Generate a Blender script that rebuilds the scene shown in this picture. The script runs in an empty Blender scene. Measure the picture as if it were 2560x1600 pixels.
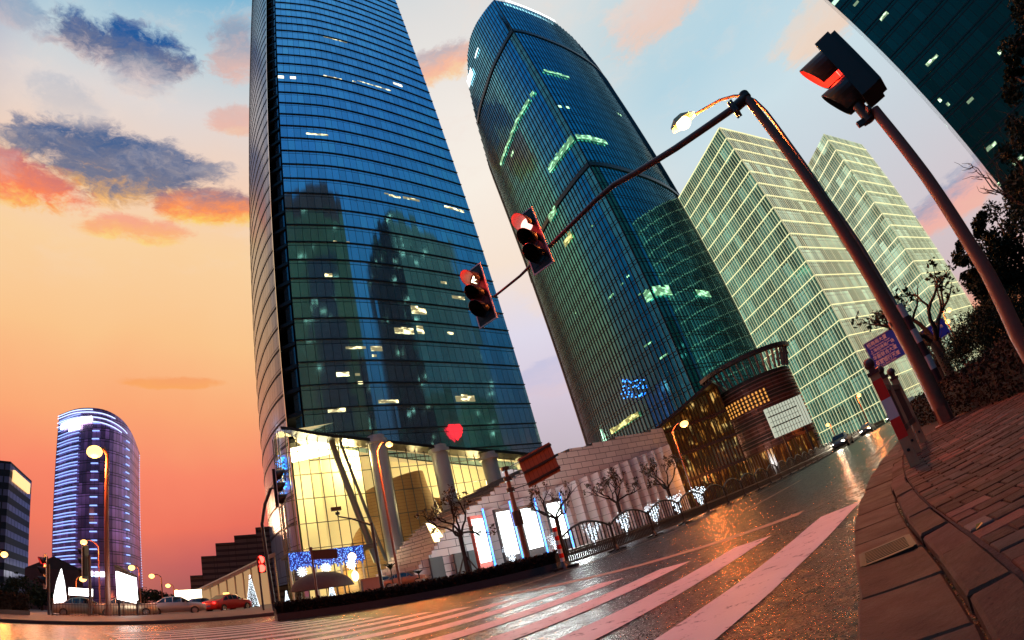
import bpy, math, random
import numpy as np
from mathutils import Vector, Matrix
random.seed(7)
SC = bpy.context.scene
COL = SC.collection
R = math.radians
PI = math.pi

# ------------------------------------------------------------------ camera model (a fisheye lens, tilted up and rolled)
LA, LB, PITCH, ROLL, CX, CY = 0.94573, -.03974, .58749, -.21043, -295.19, -163.84
EYE = 0.6
def ray(px, py):
    x = px-1280-CX; y = -(py-800-CY); r = math.hypot(x, y)+1e-9; rr = r/1280
    th = LA*rr+LB*rr**3
    X = math.sin(th)*x/r; Y = math.sin(th)*y/r; Z = math.cos(th)
    c, s = math.cos(ROLL), math.sin(ROLL); X, Y = c*X-s*Y, s*X+c*Y
    c, s = math.cos(PITCH), math.sin(PITCH)
    return Vector((X, Z*c-Y*s, Y*c+Z*s))
def at_d(px, py, d):
    v = ray(px, py); h = math.hypot(v.x, v.y)
    return Vector((v.x/h*d, v.y/h*d, EYE+v.z/h*d))
def at_z(px, py, z=0.0):
    v = ray(px, py); t = (z-EYE)/v.z
    return Vector((v.x*t, v.y*t, z))
def azel(px, py):
    v = ray(px, py); return math.degrees(math.atan2(v.x, v.y)), math.degrees(math.asin(v.z))
def pol(az, d, z=0.0):
    return Vector((math.sin(R(az))*d, math.cos(R(az))*d, z))
UX, UY = math.sin(R(48)), math.cos(R(48))
def rd(u, v, z=0.0):                     # road frame: u along the road, v across it to the left
    return Vector((u*UX-v*UY, u*UY+v*UX, z))

# ------------------------------------------------------------------ materials
def lin(r, g, b):
    f = lambda c: (c/255/12.92) if c/255 <= .04045 else ((c/255+.055)/1.055)**2.4
    return (f(r), f(g), f(b))
class NT:
    def __init__(s, nt): s.nt = nt
    def n(s, t, **kw):
        o = s.nt.nodes.new(t)
        for k, v in kw.items(): setattr(o, k, v)
        return o
    def l(s, a, b): s.nt.links.new(a, b)
    def set(s, sock, v):
        if isinstance(v, bpy.types.NodeSocket): s.l(v, sock)
        elif isinstance(v, (tuple, list)) and len(v) == 3 and sock.type == 'RGBA': sock.default_value = (*v, 1)
        else: sock.default_value = v
    def m(s, op, a, b=None, c=None, clamp=False):
        o = s.n('ShaderNodeMath', operation=op, use_clamp=clamp)
        s.set(o.inputs[0], a)
        if b is not None: s.set(o.inputs[1], b)
        if c is not None: s.set(o.inputs[2], c)
        return o.outputs[0]
    def vm(s, op, a, b=None, scale=None):
        o = s.n('ShaderNodeVectorMath', operation=op)
        s.set(o.inputs[0], a)
        if b is not None: s.set(o.inputs[1], b)
        if scale is not None: s.set(o.inputs['Scale'], scale)
        return o.outputs[0]
    def mix(s, f, a, b, blend='MIX'):
        o = s.n('ShaderNodeMix', data_type='RGBA', blend_type=blend)
        s.set(o.inputs[0], f); s.set(o.inputs[6], a); s.set(o.inputs[7], b)
        return o.outputs[2]
    def ss(s, x, a, b):                  # smoothstep
        o = s.n('ShaderNodeMapRange', interpolation_type='SMOOTHSTEP')
        s.set(o.inputs[0], x); o.inputs[1].default_value = a; o.inputs[2].default_value = b
        return o.outputs[0]
    def ramp(s, x, stops):
        o = s.n('ShaderNodeValToRGB'); e = o.color_ramp.elements
        while len(e) < len(stops): e.new(.5)
        for i, (p, c) in enumerate(stops): e[i].position = p; e[i].color = (*c, 1)
        s.set(o.inputs[0], x); return o.outputs[0]
    def noise(s, vec, scale, detail=4, rough=.55, col=False):
        o = s.n('ShaderNodeTexNoise'); o.inputs['Scale'].default_value = scale
        o.inputs['Detail'].default_value = detail; o.inputs['Roughness'].default_value = rough
        if vec is not None: s.l(vec, o.inputs['Vector'])
        return o.outputs[1 if col else 0]
    def xyz(s, v):
        o = s.n('ShaderNodeSeparateXYZ'); s.l(v, o.inputs[0]); return o.outputs
    def cxyz(s, x, y, z):
        o = s.n('ShaderNodeCombineXYZ'); s.set(o.inputs[0], x); s.set(o.inputs[1], y); s.set(o.inputs[2], z); return o.outputs[0]
MATS = {}
def newmat(name):
    m = bpy.data.materials.new(name); m.use_nodes = True
    t = NT(m.node_tree); p = m.node_tree.nodes['Principled BSDF']
    MATS[name] = m
    return m, t, p
def mat(name, col, rough=.6, metal=0.0, var=None, bump=None, emit=None, spec=None, alpha=None):
    """col base colour (linear); var (scale, amount) mottling; bump (scale, strength); emit (colour, strength)"""
    if name in MATS: return MATS[name]
    m, t, p = newmat(name)
    p.inputs['Base Color'].default_value = (*col, 1); p.inputs['Roughness'].default_value = rough
    p.inputs['Metallic'].default_value = metal
    if spec is not None: p.inputs['Specular IOR Level'].default_value = spec
    co = None
    if var or bump: co = t.n('ShaderNodeTexCoord').outputs['Object']
    if var:
        f = t.noise(co, var[0], 6, .65)
        k = t.m('MULTIPLY_ADD', f, 2*var[1], 1-var[1])
        c = t.vm('SCALE', t.n('ShaderNodeRGB').outputs[0], scale=k)
        t.nt.nodes[-1]
        for nd in t.nt.nodes:
            if nd.type == 'RGB': nd.outputs[0].default_value = (*col, 1)
        t.l(c, p.inputs['Base Color'])
        t.l(t.m('MULTIPLY_ADD', t.noise(co, var[0]*2.3, 3), .35, rough-.17, clamp=True), p.inputs['Roughness'])
    if bump:
        b = t.n('ShaderNodeBump'); b.inputs['Strength'].default_value = bump[1]; b.inputs['Distance'].default_value = .02
        t.l(t.noise(co, bump[0], 5), b.inputs['Height']); t.l(b.outputs[0], p.inputs['Normal'])
    if emit:
        p.inputs['Emission Color'].default_value = (*emit[0], 1); p.inputs['Emission Strength'].default_value = emit[1]
    return m
def emis(name, col, s):
    return mat(name, (.02, .02, .02), .5, emit=(col, s))

def facade_mat(name, tint, bay, floor, mull, line, lit=0.0, litcol=(1, .8, .5), litstr=2.0, base=(.01, .015, .02), metal=.85, rough=.06,
               tilt=.012, linecol=(.012, .016, .02), glow=None, var=.25, span=.22):
    """curtain wall seen through UVs in metres: panes that tilt and tint a little each, dark mullions, a few lit rooms"""
    m, t, p = newmat(name)
    uv = t.n('ShaderNodeUVMap').outputs[0]
    x, y, _ = t.xyz(uv)
    bx = t.m('DIVIDE', x, bay); by = t.m('DIVIDE', y, floor)
    ix = t.m('FLOOR', bx); iy = t.m('FLOOR', by); fx = t.m('FRACT', bx); fy = t.m('FRACT', by)
    idv = t.cxyz(ix, iy, 0.0)
    wn = t.n('ShaderNodeTexWhiteNoise', noise_dimensions='3D'); t.l(idv, wn.inputs[0])
    val, colr = wn.outputs[0], wn.outputs[1]
    mm = t.m('MAXIMUM', t.m('LESS_THAN', fx, mull), t.m('LESS_THAN', fy, line))
    mm = t.m('MAXIMUM', mm, t.m('MULTIPLY', t.m('GREATER_THAN', fy, 1-span), t.m('LESS_THAN', fy, 1-span+line)))
    big = t.noise(uv, .03, 3)
    k = t.m('ADD', t.m('MULTIPLY_ADD', val, var, 1-var/2), t.m('MULTIPLY_ADD', big, .5, -.25))
    tc = t.vm('SCALE', t.cxyz(*tint), scale=k)
    sp = t.m('GREATER_THAN', fy, 1-span)
    tc = t.mix(t.m('MULTIPLY', sp, .25), tc, tuple(.75*c for c in tint))
    cc = t.mix(mm, tc, linecol)
    t.l(cc, p.inputs['Base Color'])
    t.l(t.m('MULTIPLY_ADD', mm, -metal*.9, metal), p.inputs['Metallic'])
    t.l(t.m('MULTIPLY_ADD', mm, .4, rough), p.inputs['Roughness'])
    g = t.n('ShaderNodeNewGeometry')
    nrm = t.vm('NORMALIZE', t.vm('ADD', g.outputs['Normal'], t.vm('SCALE', t.vm('SUBTRACT', colr, (.5, .5, .5)), scale=tilt*2)))
    t.l(nrm, p.inputs['Normal'])
    em = None
    if lit > 0:
        wn2 = t.n('ShaderNodeTexWhiteNoise', noise_dimensions='3D')
        t.l(t.cxyz(t.m('FLOOR', t.m('DIVIDE', ix, 3.0)), iy, 4.0), wn2.inputs[0])
        on = t.m('MULTIPLY', t.m('GREATER_THAN', wn2.outputs[0], 1-lit), t.m('GREATER_THAN', val, .45))
        strip = t.m('MULTIPLY', t.m('GREATER_THAN', fy, .4), t.m('LESS_THAN', fy, .4+.25))
        on = t.m('MULTIPLY', t.m('MULTIPLY', on, strip), t.m('SUBTRACT', 1.0, mm))
        em = t.m('MULTIPLY', on, t.m('MULTIPLY', wn.outputs[0], litstr))
        p.inputs['Emission Color'].default_value = (*litcol, 1)
        t.l(em, p.inputs['Emission Strength'])
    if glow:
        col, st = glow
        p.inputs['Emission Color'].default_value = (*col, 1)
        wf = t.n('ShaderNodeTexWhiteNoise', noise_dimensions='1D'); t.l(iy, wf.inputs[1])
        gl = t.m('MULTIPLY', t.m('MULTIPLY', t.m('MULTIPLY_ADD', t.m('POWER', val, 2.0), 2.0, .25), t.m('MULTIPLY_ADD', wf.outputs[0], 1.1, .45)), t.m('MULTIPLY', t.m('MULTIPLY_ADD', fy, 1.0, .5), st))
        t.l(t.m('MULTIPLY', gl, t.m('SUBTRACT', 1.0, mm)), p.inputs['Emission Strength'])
    return m

def room_light(name, col, s):            # a lit room behind glass: bright fittings, dimmer walls
    m, t, p = newmat(name)
    co = t.n('ShaderNodeTexCoord').outputs['Object']
    n = t.noise(t.vm('MULTIPLY', co, (1.0, 1.0, 2.2)), .55, 2, .5)
    st = t.m('MULTIPLY_ADD', t.ss(n, .46, .70), s, .32)
    p.inputs['Base Color'].default_value = (.02, .03, .035, 1); p.inputs['Roughness'].default_value = .15
    p.inputs['Emission Color'].default_value = (*col, 1); t.l(st, p.inputs['Emission Strength'])
    return m

# ------------------------------------------------------------------ mesh builder
class MB:
    def __init__(s): s.v = []; s.f = []; s.uv = []; s.mi = []; s.sm = []; s.col = []; s.marks = []
    def face(s, pts, uv=None, mi=0, smooth=False, col=None):
        b = len(s.v); s.v += [tuple(p) for p in pts]; s.f.append(tuple(range(b, b+len(pts))))
        s.uv.append(uv); s.mi.append(mi); s.sm.append(smooth); s.col.append(col); return s
    def idx(s, pts, faces, mi=0, smooth=False, col=None):
        b = len(s.v); s.v += [tuple(p) for p in pts]
        for f in faces:
            s.f.append(tuple(b+i for i in f)); s.uv.append(None); s.mi.append(mi); s.sm.append(smooth); s.col.append(col)
        return s
    def hexa(s, lo, hi, mi=0, col=None):      # two quads (lists of 4), lower and upper, joined
        p = list(lo)+list(hi)
        return s.idx(p, [(3, 2, 1, 0), (4, 5, 6, 7), (0, 1, 5, 4), (1, 2, 6, 5), (2, 3, 7, 6), (3, 0, 4, 7)], mi, False, col)
    def box(s, c, size, rz=0.0, mi=0, tf=None, col=None):
        cx, cy, cz = c; a, b, d = (k/2 for k in size); co, si = math.cos(rz), math.sin(rz)
        q = lambda x, y, z: Vector((cx+x*co-y*si, cy+x*si+y*co, cz+z))
        lo = [q(-a, -b, -d), q(a, -b, -d), q(a, b, -d), q(-a, b, -d)]; hi = [q(-a, -b, d), q(a, -b, d), q(a, b, d), q(-a, b, d)]
        if tf: lo = [tf(*p) for p in lo]; hi = [tf(*p) for p in hi]
        return s.hexa(lo, hi, mi, col)
    def tube(s, pts, rad, n=10, mi=0, cap=True, smooth=True):
        pts = [Vector(p) for p in pts]; k = len(pts)
        rad = [rad]*k if not isinstance(rad, (list, tuple)) else rad
        ring = []; ref = None
        for i in range(k):
            t = (pts[min(i+1, k-1)]-pts[max(i-1, 0)]).normalized()
            if ref is None: ref = Vector((0, 0, 1)) if abs(t.z) < .9 else Vector((1, 0, 0))
            a = t.cross(ref).normalized(); b = a.cross(t).normalized(); ref = b
            ring.append([pts[i]+(a*math.cos(2*PI*j/n)+b*math.sin(2*PI*j/n))*rad[i] for j in range(n)])
        P = [p for r_ in ring for p in r_]; F = []
        for i in range(k-1):
            for j in range(n):
                j2 = (j+1) % n; F.append((i*n+j, i*n+j2, (i+1)*n+j2, (i+1)*n+j))
        s.idx(P, F, mi, smooth)
        if cap:
            s.face(list(reversed(ring[0])), mi=mi); s.face(ring[-1], mi=mi)
        return s
    def bar(s, a, b, w, h=None, mi=0, up=Vector((0, 0, 1))):
        a, b = Vector(a), Vector(b); h = h or w; t = (b-a).normalized()
        if abs(t.dot(up)) > .99: up = Vector((1, 0, 0))
        x = t.cross(up).normalized()*(w/2); y = x.cross(t).normalized()*(h/2)
        return s.hexa([a-x-y, a+x-y, a+x+y, a-x+y], [b-x-y, b+x-y, b+x+y, b-x+y], mi)
    def sphere(s, c, r, nu=12, nv=8, mi=0, sz=None):
        c = Vector(c); sz = sz or (1, 1, 1); P = []; F = []
        for i in range(nv+1):
            th = PI*i/nv
            for j in range(nu):
                ph = 2*PI*j/nu
                P.append(c+Vector((math.sin(th)*math.cos(ph)*r*sz[0], math.sin(th)*math.sin(ph)*r*sz[1], math.cos(th)*r*sz[2])))
        for i in range(nv):
            for j in range(nu):
                j2 = (j+1) % nu; F.append((i*nu+j, (i+1)*nu+j, (i+1)*nu+j2, i*nu+j2))
        return s.idx(P, F, mi, True)
    def prism(s, poly, z0, z1, mi=0, top=True):   # vertical walls over a plan polygon with UVs in metres
        u = 0; n = len(poly)
        for i in range(n):
            a, b = poly[i], poly[(i+1) % n]; L = math.hypot(b[0]-a[0], b[1]-a[1])
            s.face([(a[0], a[1], z0), (b[0], b[1], z0), (b[0], b[1], z1), (a[0], a[1], z1)], [(u, z0), (u+L, z0), (u+L, z1), (u, z1)], mi); u += L
        if top: s.face([(p[0], p[1], z1) for p in poly], [(p[0], p[1]) for p in poly], mi)
        return s
    def wall(s, pts, z0, z1, mi=0, u0=0.0):       # open wall along a plan polyline
        u = u0; zt = z1 if callable(z1) else (lambda i: z1); zb = z0 if callable(z0) else (lambda i: z0)
        for i in range(len(pts)-1):
            a, b = pts[i], pts[i+1]; L = math.hypot(b[0]-a[0], b[1]-a[1])
            s.face([(a[0], a[1], zb(i)), (b[0], b[1], zb(i+1)), (b[0], b[1], zt(i+1)), (a[0], a[1], zt(i))],
                   [(u, zb(i)), (u+L, zb(i+1)), (u+L, zt(i+1)), (u, zt(i))], mi); u += L
        return s
    def strip(s, pts, z0, z1, out, inn=0.0, mi=0):   # a ledge that follows a plan polyline, `out` metres proud of it
        o = offs(pts, out); q = offs(pts, inn) if inn else pts
        for i in range(len(pts)-1):
            a, b, c, d = o[i], o[i+1], q[i+1], q[i]
            s.face([(a[0], a[1], z0), (b[0], b[1], z0), (b[0], b[1], z1), (a[0], a[1], z1)], mi=mi)
            s.face([(a[0], a[1], z1), (b[0], b[1], z1), (c[0], c[1], z1), (d[0], d[1], z1)], mi=mi)
            s.face([(d[0], d[1], z0), (c[0], c[1], z0), (b[0], b[1], z0), (a[0], a[1], z0)], mi=mi)
        for e in (0, -1):
            a, d = o[e], q[e]
            s.face([(a[0], a[1], z0), (a[0], a[1], z1), (d[0], d[1], z1), (d[0], d[1], z0)], mi=mi)
        return s
    def cut(s):                          # what follows is a piece of its own
        s.marks.append(len(s.f)); return s
    def build_each(s, name, mats, parent=None):
        cuts = sorted(set([0]+s.marks+[len(s.f)])); out = []
        for i in range(len(cuts)-1):
            m = MB(); idx = {}
            for k in range(cuts[i], cuts[i+1]):
                f = []
                for v in s.f[k]:
                    if v not in idx: idx[v] = len(m.v); m.v.append(s.v[v])
                    f.append(idx[v])
                m.f.append(tuple(f)); m.uv.append(s.uv[k]); m.mi.append(s.mi[k]); m.sm.append(s.sm[k]); m.col.append(s.col[k])
            if m.f: out.append(m.build(name, mats, parent))
        return out
    def build(s, name, mats, parent=None, kind=None):
        me = bpy.data.meshes.new(name)
        org = ORG.get(parent.name, Vector()) if parent else Vector()
        me.from_pydata([(a-org.x, b-org.y, c-org.z) for a, b, c in s.v], [], s.f)
        mats = mats if isinstance(mats, (list, tuple)) else [mats]
        for m_ in mats: me.materials.append(m_)
        me.polygons.foreach_set('material_index', s.mi); me.polygons.foreach_set('use_smooth', s.sm)
        if any(u is not None for u in s.uv):
            lay = me.uv_layers.new(name='UVMap'); k = 0; buf = []
            for f, u in zip(s.f, s.uv):
                buf += [c for p in (u or [(0, 0)]*len(f)) for c in p]
            lay.data.foreach_set('uv', buf)
        if any(c is not None for c in s.col):
            at = me.color_attributes.new('tone', 'FLOAT_COLOR', 'CORNER'); buf = []
            for f, c in zip(s.f, s.col):
                c = c or (1, 1, 1); buf += [c[0], c[1], c[2], 1]*len(f)
            at.data.foreach_set('color', buf)
        me.update()
        o = bpy.data.objects.new(name, me); COL.objects.link(o)
        if parent: o.parent = parent; ORG[o.name] = org
        if kind: o['kind'] = kind
        return o
def offs(pts, d):
    out = []
    for i, p in enumerate(pts):
        a = pts[max(i-1, 0)]; b = pts[min(i+1, len(pts)-1)]
        t = Vector((b[0]-a[0], b[1]-a[1])).normalized()
        out.append(Vector((p[0]+t.y*d, p[1]-t.x*d, 0)))
    return out
def smooth_pts(pts, per=5):             # Catmull-Rom through plan points
    P = [Vector((p[0], p[1], p[2] if len(p) > 2 else 0)) for p in pts]
    P = [2*P[0]-P[1]]+P+[2*P[-1]-P[-2]]; out = []
    for i in range(1, len(P)-2):
        for k in range(per):
            t = k/per; a, b, c, d = P[i-1:i+3]
            out.append(.5*((2*b)+(c-a)*t+(2*a-5*b+4*c-d)*t*t+(3*b-a-3*c+d)*t**3))
    out.append(P[-2]); return out
ORG = {}
def tag(o, label, cat, group=None, kind=None):
    o['label'] = label; o['category'] = cat
    if group: o['group'] = group
    if kind: o['kind'] = kind
    return o
def thing(name, label, cat, loc=(0, 0, 0), group=None):
    o = bpy.data.objects.new(name, None); COL.objects.link(o); o.location = loc; o.empty_display_size = .2
    ORG[o.name] = Vector(loc)
    return tag(o, label, cat, group)
def clone(root, loc, rz, label, group=None):
    c = root.copy(); COL.objects.link(c); c.location = loc; c.rotation_euler = (0, 0, rz); c['label'] = label
    if group: c['group'] = group
    for ch in list(root.children):
        d = ch.copy(); COL.objects.link(d); d.parent = c
        for g in list(ch.children):
            e = g.copy(); COL.objects.link(e); e.parent = d
    return c
def frame(o, n):                        # local (x to the right seen from the front, y out of the face, z up) to world
    o = Vector(o); n = Vector((n[0], n[1], 0)).normalized(); r_ = Vector((-n.y, n.x, 0))
    return lambda x, y, z: o+r_*x+n*y+Vector((0, 0, z))
def light(kind, name, loc, energy, col, parent=None, size=.2, rot=None, spot=None):
    d = bpy.data.lights.new(name, kind); d.energy = energy; d.color = col
    if kind == 'AREA': d.size = size
    else: d.shadow_soft_size = size
    if spot: d.spot_size = spot; d.spot_blend = .6
    o = bpy.data.objects.new(name, d); COL.objects.link(o)
    o.location = Vector(loc)-(ORG.get(parent.name, Vector()) if parent else Vector())
    if rot: o.rotation_euler = rot
    if parent: o.parent = parent
    return o

# ------------------------------------------------------------------ common materials
M_pole = mat('painted_steel', (.19, .065, .04), .40, .05, var=(9, .35), bump=(60, .12))
M_pole_dark = mat('dark_steel', (.05, .035, .035), .45, .2, var=(8, .3))
M_grey = mat('grey_steel', (.22, .2, .19), .45, .4, var=(6, .25))
M_black = mat('black_plastic', (.012, .010, .012), .4, 0, var=(14, .3))
M_white = mat('white_paint', (.75, .72, .7), .5, var=(12, .12))
M_red = mat('red_reflective', (.85, .02, .012), .4, var=(20, .1))
M_rubber = mat('tyre_rubber', (.015, .015, .016), .8)
M_glassdark = mat('dark_glass', (.01, .012, .014), .06, 0, spec=.8)
M_chrome = mat('alloy', (.5, .5, .5), .25, 1)
M_conc = mat('concrete', (.27, .25, .24), .8, var=(3, .25), bump=(30, .3))
M_stone = mat('granite', (.2, .17, .155), .65, var=(5, .35), bump=(22, .6))
M_bark = mat('bark', (.035, .024, .018), .85, var=(10, .4), bump=(25, .8))
M_leaf_dark = mat('evergreen_leaf', (.012, .022, .011), .75, var=(3, .6), spec=.15)
M_leaf_dry = mat('dry_leaf', (.10, .06, .025), .6, var=(4, .6))
M_leaf_hedge = mat('hedge_leaf', (.022, .013, .008), .75, var=(2.5, .7), spec=.15)
LAMP_O = (1.0, .25, .05)
M_lamp = emis('sodium_lamp', (1, .50, .12), 4.5)
M_lamp_w = emis('white_hot_lamp', (1, .74, .34), 7)
M_led = emis('white_light_string', (.78, .9, 1.0), 3.2)
M_panel = emis('backlit_panel', (.92, 1.0, .96), 5)
M_neon = emis('blue_neon', (.03, .25, 1.0), 5)
M_blueled = emis('blue_led', (.30, .45, 1.0), 1.7)
M_redlens = emis('red_signal_lens', (1, .03, .02), 14)
M_pinklens = emis('overexposed_red_lens', (1, .42, .36), 3)

# ------------------------------------------------------------------ world: dusk sky
def build_sky():
    w = bpy.data.worlds.new('World'); SC.world = w; w.use_nodes = True
    t = NT(w.node_tree); t.nt.nodes.clear()
    d = t.n('ShaderNodeTexCoord').outputs['Generated']; d = t.vm('NORMALIZE', d)
    x, y, z = t.xyz(d)
    el = t.m('MULTIPLY', t.m('ARCSINE', z), 180/PI)
    az = t.m('MULTIPLY', t.m('ARCTAN2', x, y), 180/PI)
    wob = t.noise(d, 2.2, 4)
    elw = t.m('ADD', el, t.m('MULTIPLY_ADD', wob, 9, -4.5))
    e = t.m('DIVIDE', elw, 66.0, clamp=True)
    S = lambda st: [(a/66, lin(*c)) for a, c in st]
    Lr = t.ramp(e, S([(0, (128, 62, 88)), (4, (186, 82, 92)), (8, (234, 108, 90)), (13, (249, 132, 102)), (19, (253, 168, 116)), (27, (253, 198, 140)),
                      (36, (253, 212, 162)), (43, (247, 212, 188)), (50, (226, 218, 216)), (56, (190, 212, 222)), (63, (124, 184, 216))]))
    Cr = t.ramp(e, S([(0, (150, 120, 130)), (8, (196, 182, 192)), (15, (216, 202, 218)), (22, (226, 220, 236)), (30, (250, 230, 212)), (38, (252, 242, 230)),
                      (46, (246, 238, 230)), (56, (228, 226, 224)), (64, (205, 216, 222))]))
    Rr = t.ramp(e, S([(0, (252, 128, 74)), (4, (236, 158, 120)), (8, (214, 190, 192)), (14, (212, 202, 208)), (22, (206, 214, 222)), (30, (206, 226, 234)),
                      (38, (184, 216, 230)), (46, (196, 218, 226)), (54, (222, 226, 226)), (62, (214, 222, 226))]))
    Br = t.ramp(e, S([(0, (128, 66, 46)), (6, (104, 62, 52)), (13, (46, 60, 72)), (22, (28, 84, 112)), (34, (42, 114, 156)), (48, (50, 120, 180)), (62, (84, 152, 206))]))
    c = t.mix(t.ss(az, -20, 8), Lr, Cr)
    c = t.mix(t.ss(az, 16, 42), c, Rr)
    back = t.ss(t.m('ABSOLUTE', t.m('SUBTRACT', az, 6.0)), 57, 86)
    c = t.mix(back, c, Br)
    # clouds: soft elongated masses, slate above, lit orange below
    nv = t.cxyz(t.m('MULTIPLY', az, .06), t.m('MULTIPLY', el, .15), 0.0)
    nv = t.vm('ADD', nv, t.vm('SCALE', t.vm('SUBTRACT', t.noise(nv, 2.0, 4, .6, True), (.5, .5, .5)), scale=.55))
    n1 = t.noise(nv, 1.7, 9, .66); n2 = t.noise(nv, 5.0, 8, .68)
    slate = lin(84, 100, 140); blue = lin(46, 92, 150)
    K = [  # centre, half size (deg), strength, colours bottom / middle / top, ragged
        (310, 118, 11.0, 2.9, 1.0, (226, 205, 200), (108, 118, 150), (38, 92, 156)),
        (345, 185, 5.0, 2.2, .5, (236, 214, 204), (170, 170, 186), (130, 146, 172)),
        (270, 415, 13.5, 4.0, 1.0, (255, 186, 92), (124, 124, 144), (76, 102, 146)),
        (60, 455, 8.0, 2.8, .95, (255, 214, 100), (255, 130, 84), (205, 120, 120)),
        (530, 515, 8.0, 2.2, .95, (255, 222, 92), (255, 146, 84), (158, 124, 136)),
        (330, 575, 7.0, 1.6, .8, (255, 226, 120), (255, 176, 110), (250, 160, 130)),
        (590, 130, 5.0, 3.5, .6, (250, 170, 140), (212, 160, 152), (140, 140, 165)),
        (585, 300, 4.5, 1.8, .55, (252, 186, 130), (240, 160, 134), (225, 165, 150)),
        (160, 250, 5.0, 2.4, .4, (230, 214, 206), (186, 190, 200), (160, 176, 196)),
        (430, 958, 6.0, .7, .55, (252, 164, 70), (250, 158, 76), (248, 150, 84)),
        (1100, 160, 5.5, 2.2, .8, (255, 214, 150), (252, 176, 140), (190, 170, 176)),
        (1640, 8, 9.0, 3.0, .7, (252, 200, 170), (250, 206, 186), (240, 216, 204)),
        (2060, 45, 7.0, 2.6, .7, (252, 206, 170), (252, 214, 184), (238, 218, 202)),
        (2370, 510, 9.0, 2.1, .85, (248, 186, 164), (246, 178, 164), (150, 158, 186)),
        (20, 15, 7.0, 2.0, .6, (214, 190, 190), (160, 164, 184), (120, 150, 184)),
        (1350, 720, 3.5, 3.5, .35, (252, 222, 190), (252, 224, 200), (248, 226, 210)),
        (1400, 930, 6.0, 2.2, .5, (226, 200, 206), (206, 196, 220), (186, 188, 222)),
    ]
    for (px, py, sa, se, st, cb, cm, ct) in K:
        a0, e0 = azel(px, py); sa = sa*min(1.6, 1/math.cos(R(min(e0, 60))))**.6
        da = t.m('DIVIDE', t.m('SUBTRACT', az, a0), sa); de = t.m('DIVIDE', t.m('SUBTRACT', el, e0), se)
        q = t.m('ADD', t.m('MULTIPLY', da, da), t.m('MULTIPLY', de, de))
        g = t.m('ADD', t.m('SUBTRACT', 1.0, q), t.m('ADD', t.m('MULTIPLY_ADD', n1, 3.2, -1.6), t.m('MULTIPLY_ADD', n2, 1.0, -.5)))
        mask = t.m('MULTIPLY', t.ss(g, -.15, .6), st)
        mask = t.m('MULTIPLY', mask, t.ss(q, 2.6, 1.0))
        h = t.m('ADD', t.m('MULTIPLY_ADD', de, .42, .5), t.m('MULTIPLY_ADD', n2, .9, -.45), clamp=True)
        cc = t.ramp(h, [(0.05, lin(*cb)), (.42, lin(*cm)), (.78, lin(*ct))])
        c = t.mix(mask, c, cc)
    # thin general cirrus
    cir = t.m('MULTIPLY', t.m('MULTIPLY', t.ss(n1, .48, .72), .30), t.ss(el, 26, 44))
    c = t.mix(t.m('MULTIPLY', cir, t.m('SUBTRACT', 1.0, back)), c, lin(244, 224, 212))
    bg = t.n('ShaderNodeBackground'); t.l(c, bg.inputs[0]); bg.inputs[1].default_value = .97
    # a little physical twilight on top
    sk = t.n('ShaderNodeTexSky', sky_type='NISHITA'); sk.sun_disc = False; sk.sun_elevation = R(4); sk.sun_rotation = R(-38)
    b2 = t.n('ShaderNodeBackground'); t.l(sk.outputs[0], b2.inputs[0]); b2.inputs[1].default_value = .003
    ad = t.n('ShaderNodeAddShader'); t.l(bg.outputs[0], ad.inputs[0]); t.l(b2.outputs[0], ad.inputs[1])
    t.l(ad.outputs[0], t.n('ShaderNodeOutputWorld').inputs[0])
build_sky()
sun = bpy.data.lights.new('sun', 'SUN'); sun.energy = .5; sun.angle = R(10); sun.color = (1, .55, .3)
so = bpy.data.objects.new('sun', sun); COL.objects.link(so)
so.rotation_euler = (-Vector((math.sin(R(-38))*math.cos(R(5)), math.cos(R(-38))*math.cos(R(5)), math.sin(R(5))))).to_track_quat('-Z', 'Y').to_euler()

# ------------------------------------------------------------------ camera
cd = bpy.data.cameras.new('camera'); cam = bpy.data.objects.new('camera', cd); COL.objects.link(cam); SC.camera = cam
cd.type = 'PANO'; cd.panorama_type = 'FISHEYE_LENS_POLYNOMIAL'
cd.sensor_fit = 'HORIZONTAL'; cd.sensor_width = 36; cd.sensor_height = 22.5; cd.fisheye_fov = PI
cd.fisheye_polynomial_k0 = 0; cd.fisheye_polynomial_k1 = -LA/18; cd.fisheye_polynomial_k2 = 0
cd.fisheye_polynomial_k3 = -LB/18**3; cd.fisheye_polynomial_k4 = 0
cd.shift_x = -CX/2560; cd.shift_y = CY/1600; cd.clip_start = .05; cd.clip_end = 6000
_f = Vector((0, math.cos(PITCH), math.sin(PITCH))); _u = Vector((0, -math.sin(PITCH), math.cos(PITCH))); _r = Vector((1, 0, 0))
_R = math.cos(ROLL)*_r+math.sin(ROLL)*_u; _U = -math.sin(ROLL)*_r+math.cos(ROLL)*_u
_m = Matrix((_R, _U, -_f)).transposed().to_4x4(); _m.translation = (0, 0, EYE); cam.matrix_world = _m

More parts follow.
